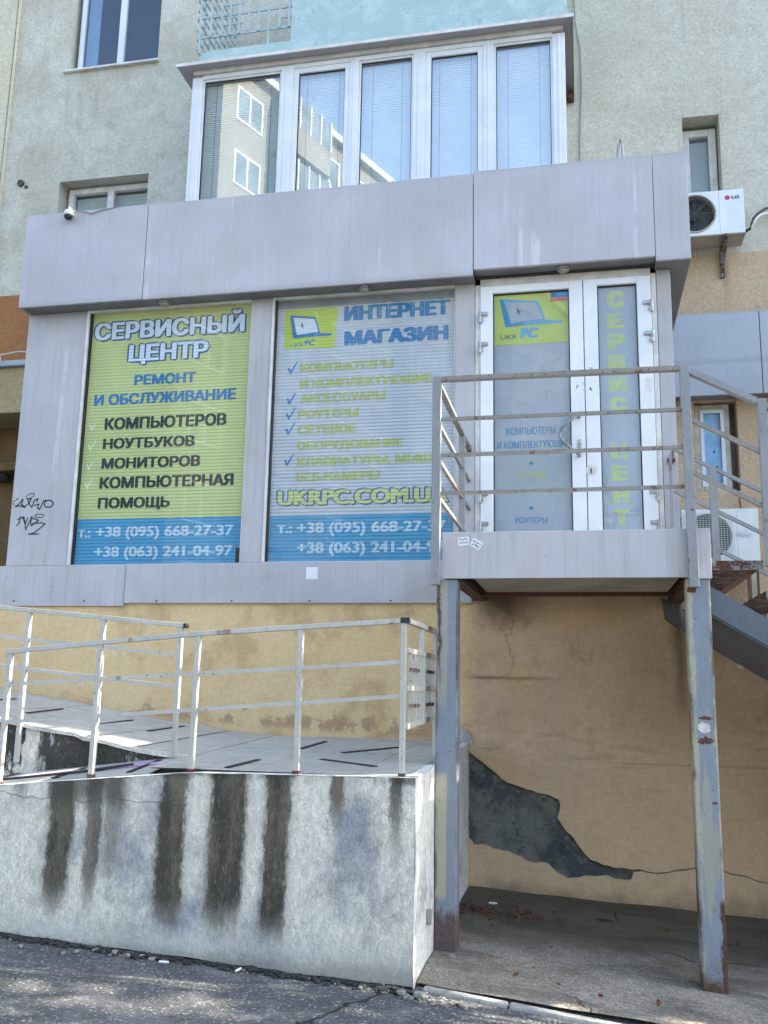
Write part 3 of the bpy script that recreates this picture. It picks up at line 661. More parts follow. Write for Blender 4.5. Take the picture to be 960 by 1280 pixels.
lg = ac_unit('air_conditioner', 'white outdoor unit with round fan guard and LG badge, high beside the fascia', .95, 1.745, 6.262, 6.755, 9.58, .30, 'ring', 1.245, .205)
MB().cyl((1.582, 9.5785, 6.665), (0, -1, 0), .026, .002, 20).build('badge_disc', plain('badge_red', hx('b23045'), .4), lg)
text('LG', 1.622, 1.70, 6.648, 6.685, 9.576, plain('badge_grey_letters', hx('4a4a4c'), .4), lg, .04)
for x in (1.09, 1.55):
    m = MB().bar((x, 9.56, 6.235), (x, YW-.002, 6.235), .035, .03).bar((x, YW-.02, 6.24), (x, YW-.02, 5.92), .04, .035).bar((x, 9.62, 6.22), (x, YW-.03, 5.97), .03, .02)
    m.build('bracket', M_rustp, lg)
ha = ac_unit('air_conditioner', 'white outdoor unit with wire mesh guard and faint Haier lettering, behind stair rail', .985, 1.71, 2.775, 3.318, 9.58, .28, 'grid', 1.235, .225)
text('Haier', 1.50, 1.64, 3.03, 3.085, 9.578, plain('faded_badge_letters', hx('b3b8ba'), .5), ha, .02)
m = MB()
for k in range(12): m.box(.983, .986, 9.60, 9.84, 2.83+k*.036, 2.848+k*.036)
m.build('side_louvres', M_acd, ha)
for x in (1.06, 1.62): MB().box(x, x+.06, 9.6, 9.86, 2.05, 2.763).build('foot', M_acside, ha)
tag(MB().tube([(1.60, YW-.01, 3.57), (1.605, YW-.012, 3.45), (1.59, 9.80, 3.33)], .006, 6).build('thin_wire', M_cable, None), 'thin wire dropping from the small window to the lower air conditioner', 'cable')
# plinth ledge the lower unit stands on
pl = box('side_plinth', M_band, None, .765, 9, 7.605, YW-.003, -.3, 2.05); tag(pl, 'tan rendered plinth projecting beyond the shop behind the steel stair', 'wall')

# ================================================================== the shop extension
YK = 7.40; YF = 7.22
shop = thing('shop_extension', 'single storey shop extension clad in lilac grey metal panels with white double door', 'building', (-2.2, YK, 0))
XL, XR = -5.055, .752
def panel(x0, x1, y0, y1, z0, z1, name='fascia_panel', mat=M_panel, par=shop): return box(name, mat, par, x0, x1, y0, y1, z0, z1, .004)
panel(XL, -3.822, YF, YF+.03, 4.897, 5.82)
panel(-3.816, -.838, YF, YF+.03, 4.892, 5.818)
panel(-.832, .624, YF-.006, YF+.03, 4.940, 5.832)
panel(.628, .898, YF, YF+.03, 4.903, 5.838)
box('fascia_return', M_soffit, shop, .87, .897, YF+.031, YW-.004, 4.905, 5.83)
box('fascia_return', M_panel, shop, XL, XL+.03, YF+.031, YW-.004, 4.90, 5.815)
box('soffit', M_soffit, shop, XL+.03, -.836, YF+.031, YK+.06, 4.900, 4.915)
box('soffit', M_soffit, shop, -.834, .626, YF+.031, YK+.06, 4.945, 4.96)
box('soffit', M_soffit, shop, .628, .869, YF+.031, YK, 4.908, 4.922)
box('soffit', M_soffit, shop, XR+.002, .869, YK+.001, YW-.004, 4.908, 4.922)
box('roof', M_galv, shop, XL+.03, .869, YF+.031, YW-.004, 5.72, 5.75)
MB().tube([(.76, YF+.25, 4.90), (.80, YF+.9, 4.895), (.79, 9.5, 4.9)], .008, 5).build('roof_cable', M_cable, shop)
MB().tube([(-.83, YF+.15, 4.935), (-.5, YF+.155, 4.928), (-.2, YF+.15, 4.936), (.1, YF+.155, 4.928), (.62, YF+.15, 4.934)], .008, 5).build('soffit_cable', M_cable, shop)
cl = panel(XL, -4.447, YK, YK+.05, 2.515, 4.899, 'column_panel', M_panel_d)
panel(-2.838, -2.642, YK, YK+.05, 2.525, 4.899, 'column_panel', M_panel_d)
panel(-1.008, -.842, YK, YK+.05, 2.47, 4.899, 'column_panel', M_panel_d)
panel(.640, XR, YK, YK+.05, 2.47, 4.907, 'column_panel', M_panel_d)
box('side_wall', M_panel_g, shop, XR-.03, XR, YK+.051, YW-.004, -.2, 4.907)
box('side_wall', M_panel_g, shop, XL, XL+.03, YK+.051, YW-.004, .2, 4.899)
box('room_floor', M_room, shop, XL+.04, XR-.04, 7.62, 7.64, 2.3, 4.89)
# skirt
panel(-6.2, -3.872, YK-.022, YK-.004, 2.155, 2.512, 'skirt_panel', M_panel_d)
panel(-3.866, -.862, YK-.030, YK-.004, 2.180, 2.522, 'skirt_panel', M_panel_d)
sc = MB()
for k in range(8):
    for z in (2.2,): sc.cyl((-5.6+k*.68, YK-.032, z), (0, -1, 0), .008, .003, 8)
sc.build('screw', M_rust, shop)
# base wall: dark mortar behind, ochre render with a broken opening in front
box('base_wall', M_mortar, shop, -9, 9, YK+.034, YK+.2, -.6, 2.05)
box('base_wall', M_mortar, shop, -9, XR-.01, YK+.024, YK+.2, 2.0501, 2.3)
peel = [(-0.887, 1.036), (-0.83, 0.992), (-0.765, 0.948), (-0.72, .912), (-0.671, 0.874), (-0.62, .83), (-0.591, 0.812), (-.53, .797), (-0.472, 0.778), (-0.394, 0.761), (-.34, .744), (-0.289, 0.739), (-.245, .718), (-0.207, 0.707), (-.196, .67), (-0.2, 0.624), (-0.219, 0.573), (-.19, .53), (-0.164, 0.488), (-.12, .455), (-0.088, 0.412), (-0.039, 0.345), (0.016, 0.286), (0.098, 0.259), (0.186, 0.239), (.24, .244), (0.298, 0.235), (0.379, 0.238), (.43, .226), (0.482, 0.222), (.56, .229), (0.63, 0.252), (.70, .258), (0.771, 0.277), (.86, .262), (0.954, 0.264), (1.007, 0.243), (1.06, .242), (1.115, 0.231), (1.183, 0.204), (1.247, 0.197), (1.4, .17), (1.4, .166), (1.247, 0.190), (1.183, 0.197), (1.115, 0.223), (1.06, .233), (1.007, 0.234), (.954, .256), (.86, .255), (0.771, 0.269), (.70, .250), (0.629, 0.242), (.56, .221), (0.482, 0.212), (.43, .217), (0.379, 0.225), (0.322, 0.217), (.318, .19), (0.308, 0.163), (.25, .158), (0.184, 0.161), (0.134, 0.182), (.06, .17), (-0.017, 0.169), (-.09, .15), (-0.157, 0.146), (-.2, .17), (-0.245, 0.198), (-0.309, 0.251), (-.38, .243), (-0.451, 0.253), (-.49, .28), (-0.542, 0.298), (-.61, .318), (-0.686, 0.323), (-0.765, 0.352), (-0.851, 0.348), (-0.889, 0.395)]
rj = random.Random(3)
pj = []
for (a, b) in zip(peel, peel[1:]+peel[:1]):
    pj.append(a); L_ = math.dist(a, b); k = int(L_/.022)
    for j in range(1, k): t = j/k; pj.append((a[0]+(b[0]-a[0])*t+rj.uniform(-.004, .004), a[1]+(b[1]-a[1])*t+(rj.uniform(-.0035, .0035) if a[0] < .35 else 0)))
outer = [(-9, -.6), (9, -.6), (9, 2.05), (XR-.01, 2.05), (XR-.01, 2.3), (-9, 2.3)]
m = MB(); loops = [outer, pj]; allp = [p for l in loops for p in l]
m.v = [(x, YK, z) for x, z in allp]; m.f = [tuple(t) for t in tessellate_polygon([[Vector((x, z, 0)) for x, z in l] for l in loops])]; m.mi = [0]*len(m.f)
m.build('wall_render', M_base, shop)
m = MB()
for l in (pj, outer):
    for a, b in zip(l, l[1:]+l[:1]): m.quad((a[0], YK, a[1]), (b[0], YK, b[1]), (b[0], YK+.033, b[1]), (a[0], YK+.033, a[1]))
m.build('render_edge', M_conc, shop)
sp = [(-.985, 1.222), (-.93, 1.20), (-.903, 1.182), (-.87, 1.15), (-.852, 1.12), (-.862, 1.085), (-.90, 1.075), (-.985, 1.065)]
MB().prism(sp, YK-.02, YK-.001).build('mortar_patch', M_conc, shop, .004)['label'] = 'grey smear of mortar at the end of the ramp'
# graffiti on the left column (flat pen strokes)
def stroke(m, pts, y, wd=.011):
    for a, b in zip(pts, pts[1:]):
        d = Vector((b[0]-a[0], 0, b[1]-a[1])); 
        if d.length < 1e-4: continue
        n_ = Vector((-d.z, 0, d.x)).normalized()*wd/2; e = d.normalized()*wd*.3
        A = Vector((a[0], y, a[1]))-e; B = Vector((b[0], y, b[1]))+e; m.quad(tuple(A+n_), tuple(A-n_), tuple(B-n_), tuple(B+n_))
def arc(cx, cz, rx, rz, a0, a1, n=14): return [(cx+rx*math.cos(R(a0+(a1-a0)*i/n)), cz+rz*math.sin(R(a0+(a1-a0)*i/n))) for i in range(n+1)]
gx = lambda px: -5.057+(px-50)*.00229; gz_ = lambda py: 3.193-(py-905)*.00205
gp = lambda l: [(gx(a), gz_(b)) for a, b in l]
m = MB(); yy = YK-.0015
for l in ([(68, 972), (84, 960), (100, 938), (96, 962), (112, 975), (85, 968), (68, 972)], [(104, 975), (128, 958), (120, 940), (136, 938), (128, 958), (140, 975)], [(142, 975), (150, 945), (166, 938), (160, 952)], [(150, 968), (172, 962), (166, 978), (176, 988), (190, 950), (200, 945)], [(58, 960), (62, 958)], [(60, 948), (66, 944)], [(70, 940), (78, 936)]): stroke(m, gp(l), yy)
stroke(m, [(gx(214)+.045*math.cos(t*.35), gz_(962)+.032*math.sin(t*.35)) for t in range(19)], yy)
stroke(m, [(gx(130)+.04*math.cos(t*.35), gz_(925)+.02*math.sin(t*.35)+.015*math.cos(t*.35)) for t in range(19)], yy, .007)
for l in ([(84, 1030), (100, 1022), (112, 1018)], [(96, 1018), (92, 1045), (82, 1058)], [(104, 1018), (120, 1048), (128, 1022)], [(112, 1022), (124, 1076), (140, 1030)], [(146, 1018), (142, 1052), (150, 1060)], [(142, 1022), (176, 1035), (150, 1056)], [(150, 1050), (190, 1046), (206, 1052), (180, 1076), (160, 1092), (138, 1096)], [(138, 1096), (182, 1096)]): stroke(m, gp(l), yy)
stroke(m, [(gx(178)+.045*math.cos(t*.35), gz_(1015)+.016*math.sin(t*.35)) for t in range(19)], yy, .007)
m.build('graffiti', M_inkd, cl)
m = MB()
for l in ([(-2.62, 2.44), (-2.62, 2.35)], [(-2.62, 2.395), (-2.57, 2.40)], [(-2.57, 2.45), (-2.565, 2.355)], [(-2.53, 2.44), (-2.52, 2.36), (-2.47, 2.38), (-2.46, 2.44)], [(-2.42, 2.44), (-2.41, 2.36)], [(-2.36, 2.44), (-2.41, 2.40), (-2.35, 2.36)], [(-2.9, 2.42), (-2.8, 2.30)], [(-2.86, 2.42), (-2.76, 2.33)]): stroke(m, l, YK-.0315, .006)
m.build('scratches', M_panel_g, shop)

# shop windows
def shopwin(x0, x1, z0, z1, label):
    f = MB(); f.box(x0, x0+.022, YK-.012, YK+.06, z0, z1).box(x0+.022, x1, YK-.008, YK+.06, z1-.02, z1).box(x1-.010, x1, YK+.012, YK+.06, z0, z1-.02).box(x0+.022, x1-.01, YK+.012, YK+.06, z0, z0+.008)
    wn = f.build('window', M_pvc_d, shop, .003); wn['label'] = label
    box('gasket', M_gasket, wn, x0+.023, x0+.037, YK+.012, YK+.05, z0+.01, z1-.022)
    MB().quad((x0+.02, YK+.015, z0), (x1-.008, YK+.015, z0), (x1-.008, YK+.015, z1-.02), (x0+.02, YK+.015, z1-.02)).build('pane', M_glass, wn)
    return wn
shopwin(-4.447, -2.839, 2.515, 4.898, 'shop window with the yellow green poster')
shopwin(-2.642, -1.009, 2.525, 4.898, 'shop window with the lilac poster')
YP_ = YK+.042; y1 = YP_-.002; y2 = YP_-.004
def tick(m, x, z, s=1.0, y=y1):
    m.flat([(x-.04*s, z+.005*s), (x-.022*s, z+.012*s), (x-.008*s, z-.018*s), (x+.05*s, z+.065*s), (x+.056*s, z+.062*s), (x-.004*s, z-.05*s), (x-.012*s, z-.05*s)], y)
p1 = box('window_poster', F_green, None, -4.406, -2.852, YP_, YP_+.006, 2.526, 4.876)
tag(p1, 'yellow green poster headed СЕРВИСНЫЙ ЦЕНТР in the left shop window', 'poster', 'posters in the shop windows')
box('blue_band', F_blue, p1, -4.406, -2.852, YP_-.0012, YP_-.0004, 2.526, 2.935)
box('torn_corner', M_room, p1, -2.895, -2.853, YP_-.0026, YP_-.0018, 2.53, 2.66)
for b, a, c, d, e in (('СЕРВИСНЫЙ', -4.383, -2.913, 4.619, 4.785), ('ЦЕНТР', -4.024, -3.247, 4.395, 4.555)):
    text(b, a, c, d, e, y1, F_navy, p1, .035, name='outline', grow=.045); text(b, a, c, d, e, y2, F_white, p1, .035)
for b, a, c, d, e in (('РЕМОНТ', -3.951, -3.352, 4.167, 4.263), ('И ОБСЛУЖИВАНИЕ', -4.337, -2.960, 3.989, 4.092)): text(b, a, c, d, e, y1, F_tblue, p1, .035)
for b, a, c, d, e in (('КОМПЬЮТЕРОВ', -4.213, -3.039, 3.756, 3.866), ('НОУТБУКОВ', -4.215, -3.327, 3.576, 3.674), ('МОНИТОРОВ', -4.214, -3.265, 3.392, 3.491), ('КОМПЬЮТЕРНАЯ', -4.218, -2.945, 3.210, 3.316), ('ПОМОЩЬ', -4.220, -3.528, 3.029, 3.127)): text(b, a, c, d, e, y1, F_tdark, p1, .035)
for b, a, c, d, e in (('т.:', -4.394, -4.267, 2.767, 2.865), ('+38 (095) 668-27-37', -4.218, -2.923, 2.770, 2.868), ('+38 (063) 241-04-97', -4.220, -2.922, 2.593, 2.691)): text(b, a, c, d, e, y1-.001, F_phone, p1, .028)
for z in (3.80, 3.61, 3.43, 3.26): m = MB(); tick(m, -4.33, z, .9); m.build('tick', F_pale, p1)

p2 = box('window_poster', F_lilac, None, -2.603, -1.022, YP_, YP_+.006, 2.536, 4.80)
tag(p2, 'lilac grey poster headed ИНТЕРНЕТ МАГАЗИН with faded green lines, in the middle window', 'poster', 'posters in the shop windows')
box('blind_head', plain('grey_blind_head', hx('85868a'), .6), p2, -2.603, -1.022, YP_-.001, YP_+.006, 4.802, 4.876)
box('blue_band', F_blue, p2, -2.603, -1.022, YP_-.0012, YP_-.0004, 2.536, 2.928)
for b, a, c, d, e in (('ИНТЕРНЕТ', -1.994, -1.059, 4.655, 4.791), ('МАГАЗИН', -1.988, -1.071, 4.431, 4.561)): text(b, a, c, d, e, y1, F_tblue, p2, .05)
for b, a, c, d, e in (('КОМПЬЮТЕРЫ', -2.381, -1.543, 4.204, 4.282), ('И КОМПЛЕКТУЮЩИЕ', -2.376, -1.209, 4.059, 4.135), ('АКСЕССУАРЫ', -2.371, -1.610, 3.923, 4.003), ('РОУТЕРЫ', -2.382, -1.843, 3.784, 3.860), ('СЕТЕВОЕ', -2.383, -1.860, 3.643, 3.722), ('ОБОРУДОВАНИЕ', -2.385, -1.449, 3.508, 3.579), ('КЛАВИАТУРЫ, МЫШИ', -2.379, -1.122, 3.363, 3.437), ('ВЕБ-КАМЕРЫ', -2.378, -1.645, 3.228, 3.303)): text(b, a, c, d, e, y1, F_tgreen, p2, .045)
text('UKRPC.COM.UA', -2.538, -1.066, 3.020, 3.156, y1, F_navy, p2, .04, name='outline', grow=.04); text('UKRPC.COM.UA', -2.538, -1.066, 3.020, 3.156, y2, F_green, p2, .04)
for b, a, c, d, e in (('т.:', -2.532, -2.397, 2.780, 2.87), ('+38 (095) 668-27-37', -2.355, -1.081, 2.778, 2.874), ('+38 (063) 241-04-97', -2.348, -1.087, 2.607, 2.702)): text(b, a, c, d, e, y1-.001, F_phone, p2, .028)
for z in (4.241, 3.964, 3.826, 3.689, 3.411): m = MB(); tick(m, -2.457, z, .95); m.build('tick', F_tblue, p2)
MB().flat([(-2.54, 4.79), (-2.10, 4.79), (-2.055, 4.77), (-2.075, 4.43), (-2.09, 4.415), (-2.53, 4.425)], YP_-.0015).build('logo_ground', F_green2, p2)
def laptop(par, fx, fz, y, cb, cl_, cg, cn):
    """the shop's laptop mark; fx, fz map the door sticker's coordinates"""
    q = lambda l: [(fx(a), fz(b)) for a, b in l]
    MB().flat(q([(-0.634, 4.743), (-0.60, 4.745), (-0.314, 4.708), (-0.255, 4.539), (-.112, 4.525), (-.112, 4.503), (-.434, 4.502), (-0.586, 4.493)]), y).build('laptop_body', cl_, par)
    MB().flat(q([(-0.634, 4.743), (-0.605, 4.738), (-0.545, 4.52), (-.434, 4.525), (-.434, 4.502), (-0.586, 4.493)]), y-.001).build('laptop_edge', cb, par)
    MB().flat(q([(-0.588, 4.716), (-0.328, 4.690), (-0.275, 4.548), (-0.54, 4.530)]), y-.002).build('laptop_screen', cg, par)
    MB().flat(q([(-0.492, 4.662), (-0.453, 4.622), (-0.471, 4.623), (-0.458, 4.597), (-0.467, 4.592), (-0.478, 4.616), (-0.488, 4.606)]), y-.003).build('cursor', cn, par)
sx = .46/.62
laptop(p2, lambda x: -2.49+(x+.634)*.74, lambda z: 4.52+(z-4.493)*.87, y1-.001, F_tblue, F_tblue, F_white, F_navy)
text('UKR', -2.475, -2.36, 4.445, 4.478, y1-.001, F_tblue, p2, .0); text('PC', -2.345, -2.25, 4.45, 4.50, y1-.001, F_tblue, p2, .03)

# ---- double door
ZD = 2.47
door_fr = MB(); door_fr.box(-.838, -.796, YK-.004, YK+.07, ZD, 4.88).box(.596, .636, YK-.004, YK+.07, ZD, 4.88).box(-.796, .596, YK-.004, YK+.07, 4.855, 4.93)
door_fr.build('door_frame', M_pvc_d, shop, .004)
def leaf(x0, x1, gx0, gx1, gz1, label):
    f = MB(); f.box(x0, gx0, YK-.03, YK+.04, ZD+.02, 4.852).box(gx1, x1, YK-.03, YK+.04, ZD+.02, 4.852).box(gx0, gx1, YK-.03, YK+.04, gz1, 4.852).box(gx0, gx1, YK-.03, YK+.04, ZD+.02, 2.60)
    d = f.build('door', M_pvc, shop, .005); d['label'] = label
    frame(MB(), gx0, gx1, 2.60, gz1, YK-.005, YK+.02, .008).build('gasket', M_gasket, d)
    MB().box(gx0+.006, gx1-.006, YK+.014, YK+.02, 2.6, gz1-.006).build('door_film', D_grey, d)
    MB().quad((gx0, YK+.005, 2.6), (gx1, YK+.005, 2.6), (gx1, YK+.005, gz1), (gx0, YK+.005, gz1)).build('pane', M_glass, d)
    return d
dl = leaf(-.793, .050, -.688, -.060, 4.787, 'wider left door leaf with the green logo square')
dr = leaf(.056, .592, .167, .481, 4.795, 'narrower right door leaf with vertical green letters')
yd = YK+.0125
for b, a, c, d, e, k, mt in (('КОМПЬЮТЕРЫ', -.584, -.187, 3.559, 3.620, .012, D_blue), ('И КОМПЛЕКТУЮЩИЕ', -.658, -.075, 3.446, 3.504, .012, D_blue), ('СЕТЕВОЕ', -.508, -.265, 3.197, 3.242, .02, D_let), ('РОУТЕРЫ', -.518, -.261, 2.825, 2.871, .01, D_blue)): text(b, a, c, d, e, yd, mt, dl, k)
for x, z in ((-.385, 3.318), (-.389, 2.947)): MB().cyl((x, yd, z), (0, -1, 0), .015, .0006, 16).build('dot', D_blue, dl)
for b, a, c, d, e in (('С', .243, .386, 4.603, 4.752), ('Е', .244, .374, 4.426, 4.558), ('Р', .242, .381, 4.248, 4.382), ('В', .242, .383, 4.073, 4.201), ('И', .242, .387, 3.886, 4.017), ('С', .243, .383, 3.720, 3.840), ('Ц', .242, .382, 3.335, 3.458), ('Е', .247, .373, 3.151, 3.281), ('Н', .249, .382, 2.969, 3.098), ('Т', .251, .379, 2.801, 2.921), ('Р', .251, .379, 2.635, 2.755)): text(b, a, c, d, e, yd, D_let, dr, .075)
st = box('door_sticker', D_green, None, -.682, -.064, yd-.0005, yd+.0005, 4.336, 4.780)
tag(st, 'green square sticker with blue laptop and UKR PC lettering on the door glass', 'sticker')
laptop(st, lambda x: x, lambda z: z, yd-.002, D_blue, D_lblue, D_grey, D_navy)
text('UKR', -.628, -.489, 4.385, 4.430, yd-.002, D_navy, st, 0); text('PC', -.466, -.312, 4.388, 4.482, yd-.002, D_lblue, st, .06, .15)
s2 = box('alarm_sticker', D_or, None, -.212, -.066, yd-.004, yd-.003, 4.696, 4.779); tag(s2, 'tiny orange and blue security sticker in the corner of the green door sticker', 'sticker')
box('blue_field', plain('sticker_blue', hx('2b6ca3'), .5), s2, -.210, -.067, yd-.0055, yd-.0045, 4.728, 4.777); MB().cyl((-.185, yd-.006, 4.752), (0, -1, 0), .02, .0006, 14).build('emblem', D_navy, s2)
text('ОХРАНА', -.155, -.075, 4.745, 4.762, yd-.006, D_lblue, s2, .02); text('ОХОРОНА', -.205, -.075, 4.703, 4.718, yd-.0055, plain('sticker_red', hx('b3542a'), .5), s2, .02)
# scuffs and torn notices on the leaves
m = MB()
for x, z, s_ in ((-.15, 4.22, .05), (-.29, 4.11, .03), (-.26, 3.90, .03), (.02, 3.92, .03), (.10, 3.91, .012), (.105, 4.07, .02), (.53, 4.06, .02)):
    for k in range(5):
        a, b = x+rj.uniform(-s_, s_), z+rj.uniform(-s_, s_); stroke(m, [(a, b), (a+rj.uniform(-.02, .02), b+rj.uniform(-.025, .025))], YK-.031 if x > -.06 else yd-.001, .006)
m.build('scuff', M_wire, dl)
box('torn_notice', M_pvc_d, dr, .525, .57, YK-.0325, YK-.0315, 3.86, 3.98)
def hinge(par, x, z, sgn):
    m = MB().cyl((x-sgn*.012, YK-.045, z-.05), (0, 0, 1), .015, .10, 12).box(x-sgn*.01, x+sgn*.055, YK-.05, YK-.031, z+.015, z+.045).box(x-sgn*.014, x+sgn*.012, YK-.05, YK-.005, z-.035, z-.005)
    m.build('hinge', M_galv, par, .002)
for z in (4.573, 4.308, 3.032, 2.786): hinge(dl, -.783, z, 1)
for z in (4.584, 4.321, 3.019, 2.775): hinge(dr, .582, z, -1)
hd = [(.0, YK-.031, 3.675), (.0, YK-.075, 3.675), (-.05, YK-.105, 3.645), (-.135, YK-.115, 3.56), (-.150, YK-.115, 3.51), (-.125, YK-.115, 3.455), (-.03, YK-.105, 3.37), (-.005, YK-.075, 3.355), (-.005, YK-.031, 3.355)]
hdl = []
for k in range(len(hd)-1):
    for j in range(4):
        t = j/4; p0, p1_, p2_, p3 = (Vector(hd[max(0, min(len(hd)-1, k+q))]) for q in (-1, 0, 1, 2))
        hdl.append(.5*((2*p1_)+(p2_-p0)*t+(2*p0-5*p1_+4*p2_-p3)*t*t+(3*p1_-p0-3*p2_+p3)*t**3))
hdl.append(Vector(hd[-1])); MB().tube(hdl, .0135, 10).build('handle', M_chrome, dl, smooth=True)
MB().box(-.012, .014, YK-.040, YK-.031, 3.36, 3.49).cyl((.001, YK-.041, 3.455), (0, -1, 0), .009, .012, 10).build('lock_plate', M_galv, dl, .003)
MB().cyl((.09, YK-.031, 3.235), (0, -1, 0), .045, .0008, 20).build('lock_mark', M_pvc_d, dr); MB().box(.083, .092, YK-.040, YK-.0325, 3.21, 3.25).build('lock_plate', M_acd, dr)

# soffit lights, camera, small papers
for x, z, lab in ((-3.64, 4.899, 'left round soffit light, above the yellow green poster'), (-1.787, 4.899, 'middle round soffit light, above the lilac poster'), (-.102, 4.944, 'right round soffit light, above the double door')):
    t = thing('soffit_light', lab, 'ceiling light', (x, YF+.09, z), 'round lights under the shop fascia')
    MB().cyl((x, YF+.09, z), (0, 0, -1), .055, .022, 24).build('housing', M_galv, t); MB().cyl((x, YF+.09, z-.0225), (0, 0, -1), .042, .02, 24, .03).build('lens', M_lamp, t, smooth=True)
sc_ = thing('security_camera', 'small white dome security camera on the top edge of the fascia at left', 'camera', (-4.59, YF-.05, 5.8))
m = MB().tube([(-4.59, YF+.05, 5.835), (-4.59, YF-.05, 5.835), (-4.59, YF-.05, 5.80)], .012, 8).build('bracket', M_pvc, sc_)
m = MB(); m.tube([(-4.59, YF-.05, 5.812), (-4.59, YF-.05, 5.80), (-4.59, YF-.05, 5.775), (-4.59, YF-.05, 5.75)], [.02, .038, .046, .046], 18).build('dome_housing', M_pvc, sc_, smooth=True)
m = MB(); m.tube([(-4.59, YF-.055, 5.749)]+[(-4.59, YF-.055, 5.749-.042*math.sin(R(a))) for a in (20, 45, 70, 88)], [.04]+[.04*math.cos(R(a)) for a in (20, 45, 70, 88)], 18).build('lens_dome', M_gasket, sc_, smooth=True)
MB().tube([(-4.57, YF-.02, 5.83), (-4.45, YF-.012, 5.80), (-4.38, YF-.01, 5.775), (-4.30, YF-.012, 5.80), (-4.1, YF, 5.828)], .005, 5).build('lead', M_wire, sc_)
tag(box('paper_notice', M_paper, None, -2.238, -2.137, YK-.0325, YK-.0312, 2.377, 2.478), 'blank white paper square on the grey skirt panel under the lilac poster', 'notice')
for (cx, cz, an, lab) in ((-.716, 2.410, 4, 'left white scribbled sticker on the platform front'), (-.636, 2.392, -28, 'right tilted white scribbled sticker on the platform front')):
    ca, sa = math.cos(R(an)), math.sin(R(an)); q = [(cx+a*ca-b*sa, cz+a*sa+b*ca) for a, b in ((-.034, -.027), (.034, -.027), (.034, .027), (-.034, .027))]
    o = MB().flat(q, 5.683).build('sticker', M_paper, None); tag(o, lab, 'sticker', 'scribbled stickers on the platform')
    m = MB()
    for row in (-.012, .010):
        pts = [(-.026+k*.0052, row+rj.uniform(-.009, .009)) for k in range(11)]; stroke(m, [(cx+a*ca-b*sa, cz+a*sa+b*ca) for a, b in pts], 5.6822, .0035)
    m.build('scribble', M_inkd, o)

# ================================================================== entrance platform, its posts and railings
YPf = 5.685
plat = thing('entrance_platform', 'raised steel entrance platform with grey metal front panel, standing on two rusty square posts', 'platform', (-.05, 6.5, 0))
box('front_panel', M_panel_d, plat, -.851, .632, YPf, YPf+.02, 2.178, 2.468, .003)
box('front_panel', M_panel_d, plat, .634, .743, YPf-.001, YPf+.02, 2.170, 2.470, .003)
box('side_panel', M_panel_d, plat, -.851, -.835, YPf+.021, YK-.035, 2.30, 2.466, .003); box('side_panel', M_panel_d, plat, .727, .743, YPf+.021, YK-.004, 2.175, 2.466, .003)
box('deck', M_conc, plat, -.834, .726, YPf+.021, YK-.035, 2.40, 2.464)
box('soffit', M_sofw, plat, -.70, .60, YPf+.022, 6.97, 2.225, 2.245); box('soffit', M_sofw, plat, -.62, .58, 7.06, YK-.036, 2.255, 2.275)
box('cross_beam', M_rust, plat, -.83, .72, 6.975, 7.055, 2.20, 2.33)
bar('side_beam', M_rust, plat, (-.79, YPf+.03, 2.25), (-.79, YK-.01, 2.27), .09, .14); bar('side_beam', M_rust, plat, (.68, YPf+.03, 2.24), (.68, YK-.01, 2.24), .08, .14)
def bigpost(x0, x1, zb, label):
    m = MB().box(x0, x1, 5.70, 5.83, zb, 2.175); o = m.build('post', M_post, plat, .008); o['label'] = label; return o
bigpost(-.886, -.753, -.08, 'left post, beside the end of the concrete ramp')
po = bigpost(.597, .732, -.24, 'right post, in the open yard')
box('weld_plate', M_rust, po, .60, .65, 5.6975, 5.699, 2.09, 2.12)
def blob(cx, cz, rx, rz, n=26, jit=.3, sd_=1):
    q_ = random.Random(sd_); return [(cx+rx*math.cos(2*math.pi*k/n)*(1+q_.uniform(-jit, jit)), cz+rz*math.sin(2*math.pi*k/n)*(1+q_.uniform(-jit, jit))) for k in range(n)]
MB().flat(blob(.662, 1.318, .036, .030, jit=.18), 5.6978).build('patch', M_conc, po)['label'] = 'pale scraped patch'
for cx, cz, rx, rz, sd_ in ((.668, 1.248, .040, .018, 2), (.672, 1.372, .034, .010, 3), (.705, .905, .016, .006, 4)): MB().flat(blob(cx, cz, rx, rz, 30, .45, sd_), 5.6982).build('rust_patch', M_rust, po)

rl = thing('platform_railing', 'grey steel bar railing round the entrance platform, on its left side and front', 'railing', (-.1, 5.66, 2.2))
YR = 5.655
bar('post', M_steel, rl, (-.885, YR, 2.135), (-.885, YR, 3.475), .055, .05, .004)
bar('post', M_steel, rl, (.637, YR, 2.115), (.632, YR, 3.455), .055, .05, .004)
bar('top_rail', M_brass, rl, (-.858, YR, 3.458), (.655, YR, 3.452), .045, .032, .004)
for z in (3.192, 2.957, 2.710): bar('rail', M_brass, rl, (-.858, YR, z), (.605, YR, z+(.006 if z < 2.8 else 0)), .022, .022)
for z in (3.445, 3.18, 2.945, 2.70): bar('side_rail', M_brass, rl, (-.885, YR+.026, z), (-.885, YK-.012, z), .024 if z < 3.4 else .04, .026)
bar('post', M_steel, rl, (-.885, 6.92, 2.46), (-.885, 6.92, 3.43), .045, .045)
MB().box(-.90, -.87, YK-.012, YK-.001, 3.40, 3.48).build('wall_plate', M_acd, rl)

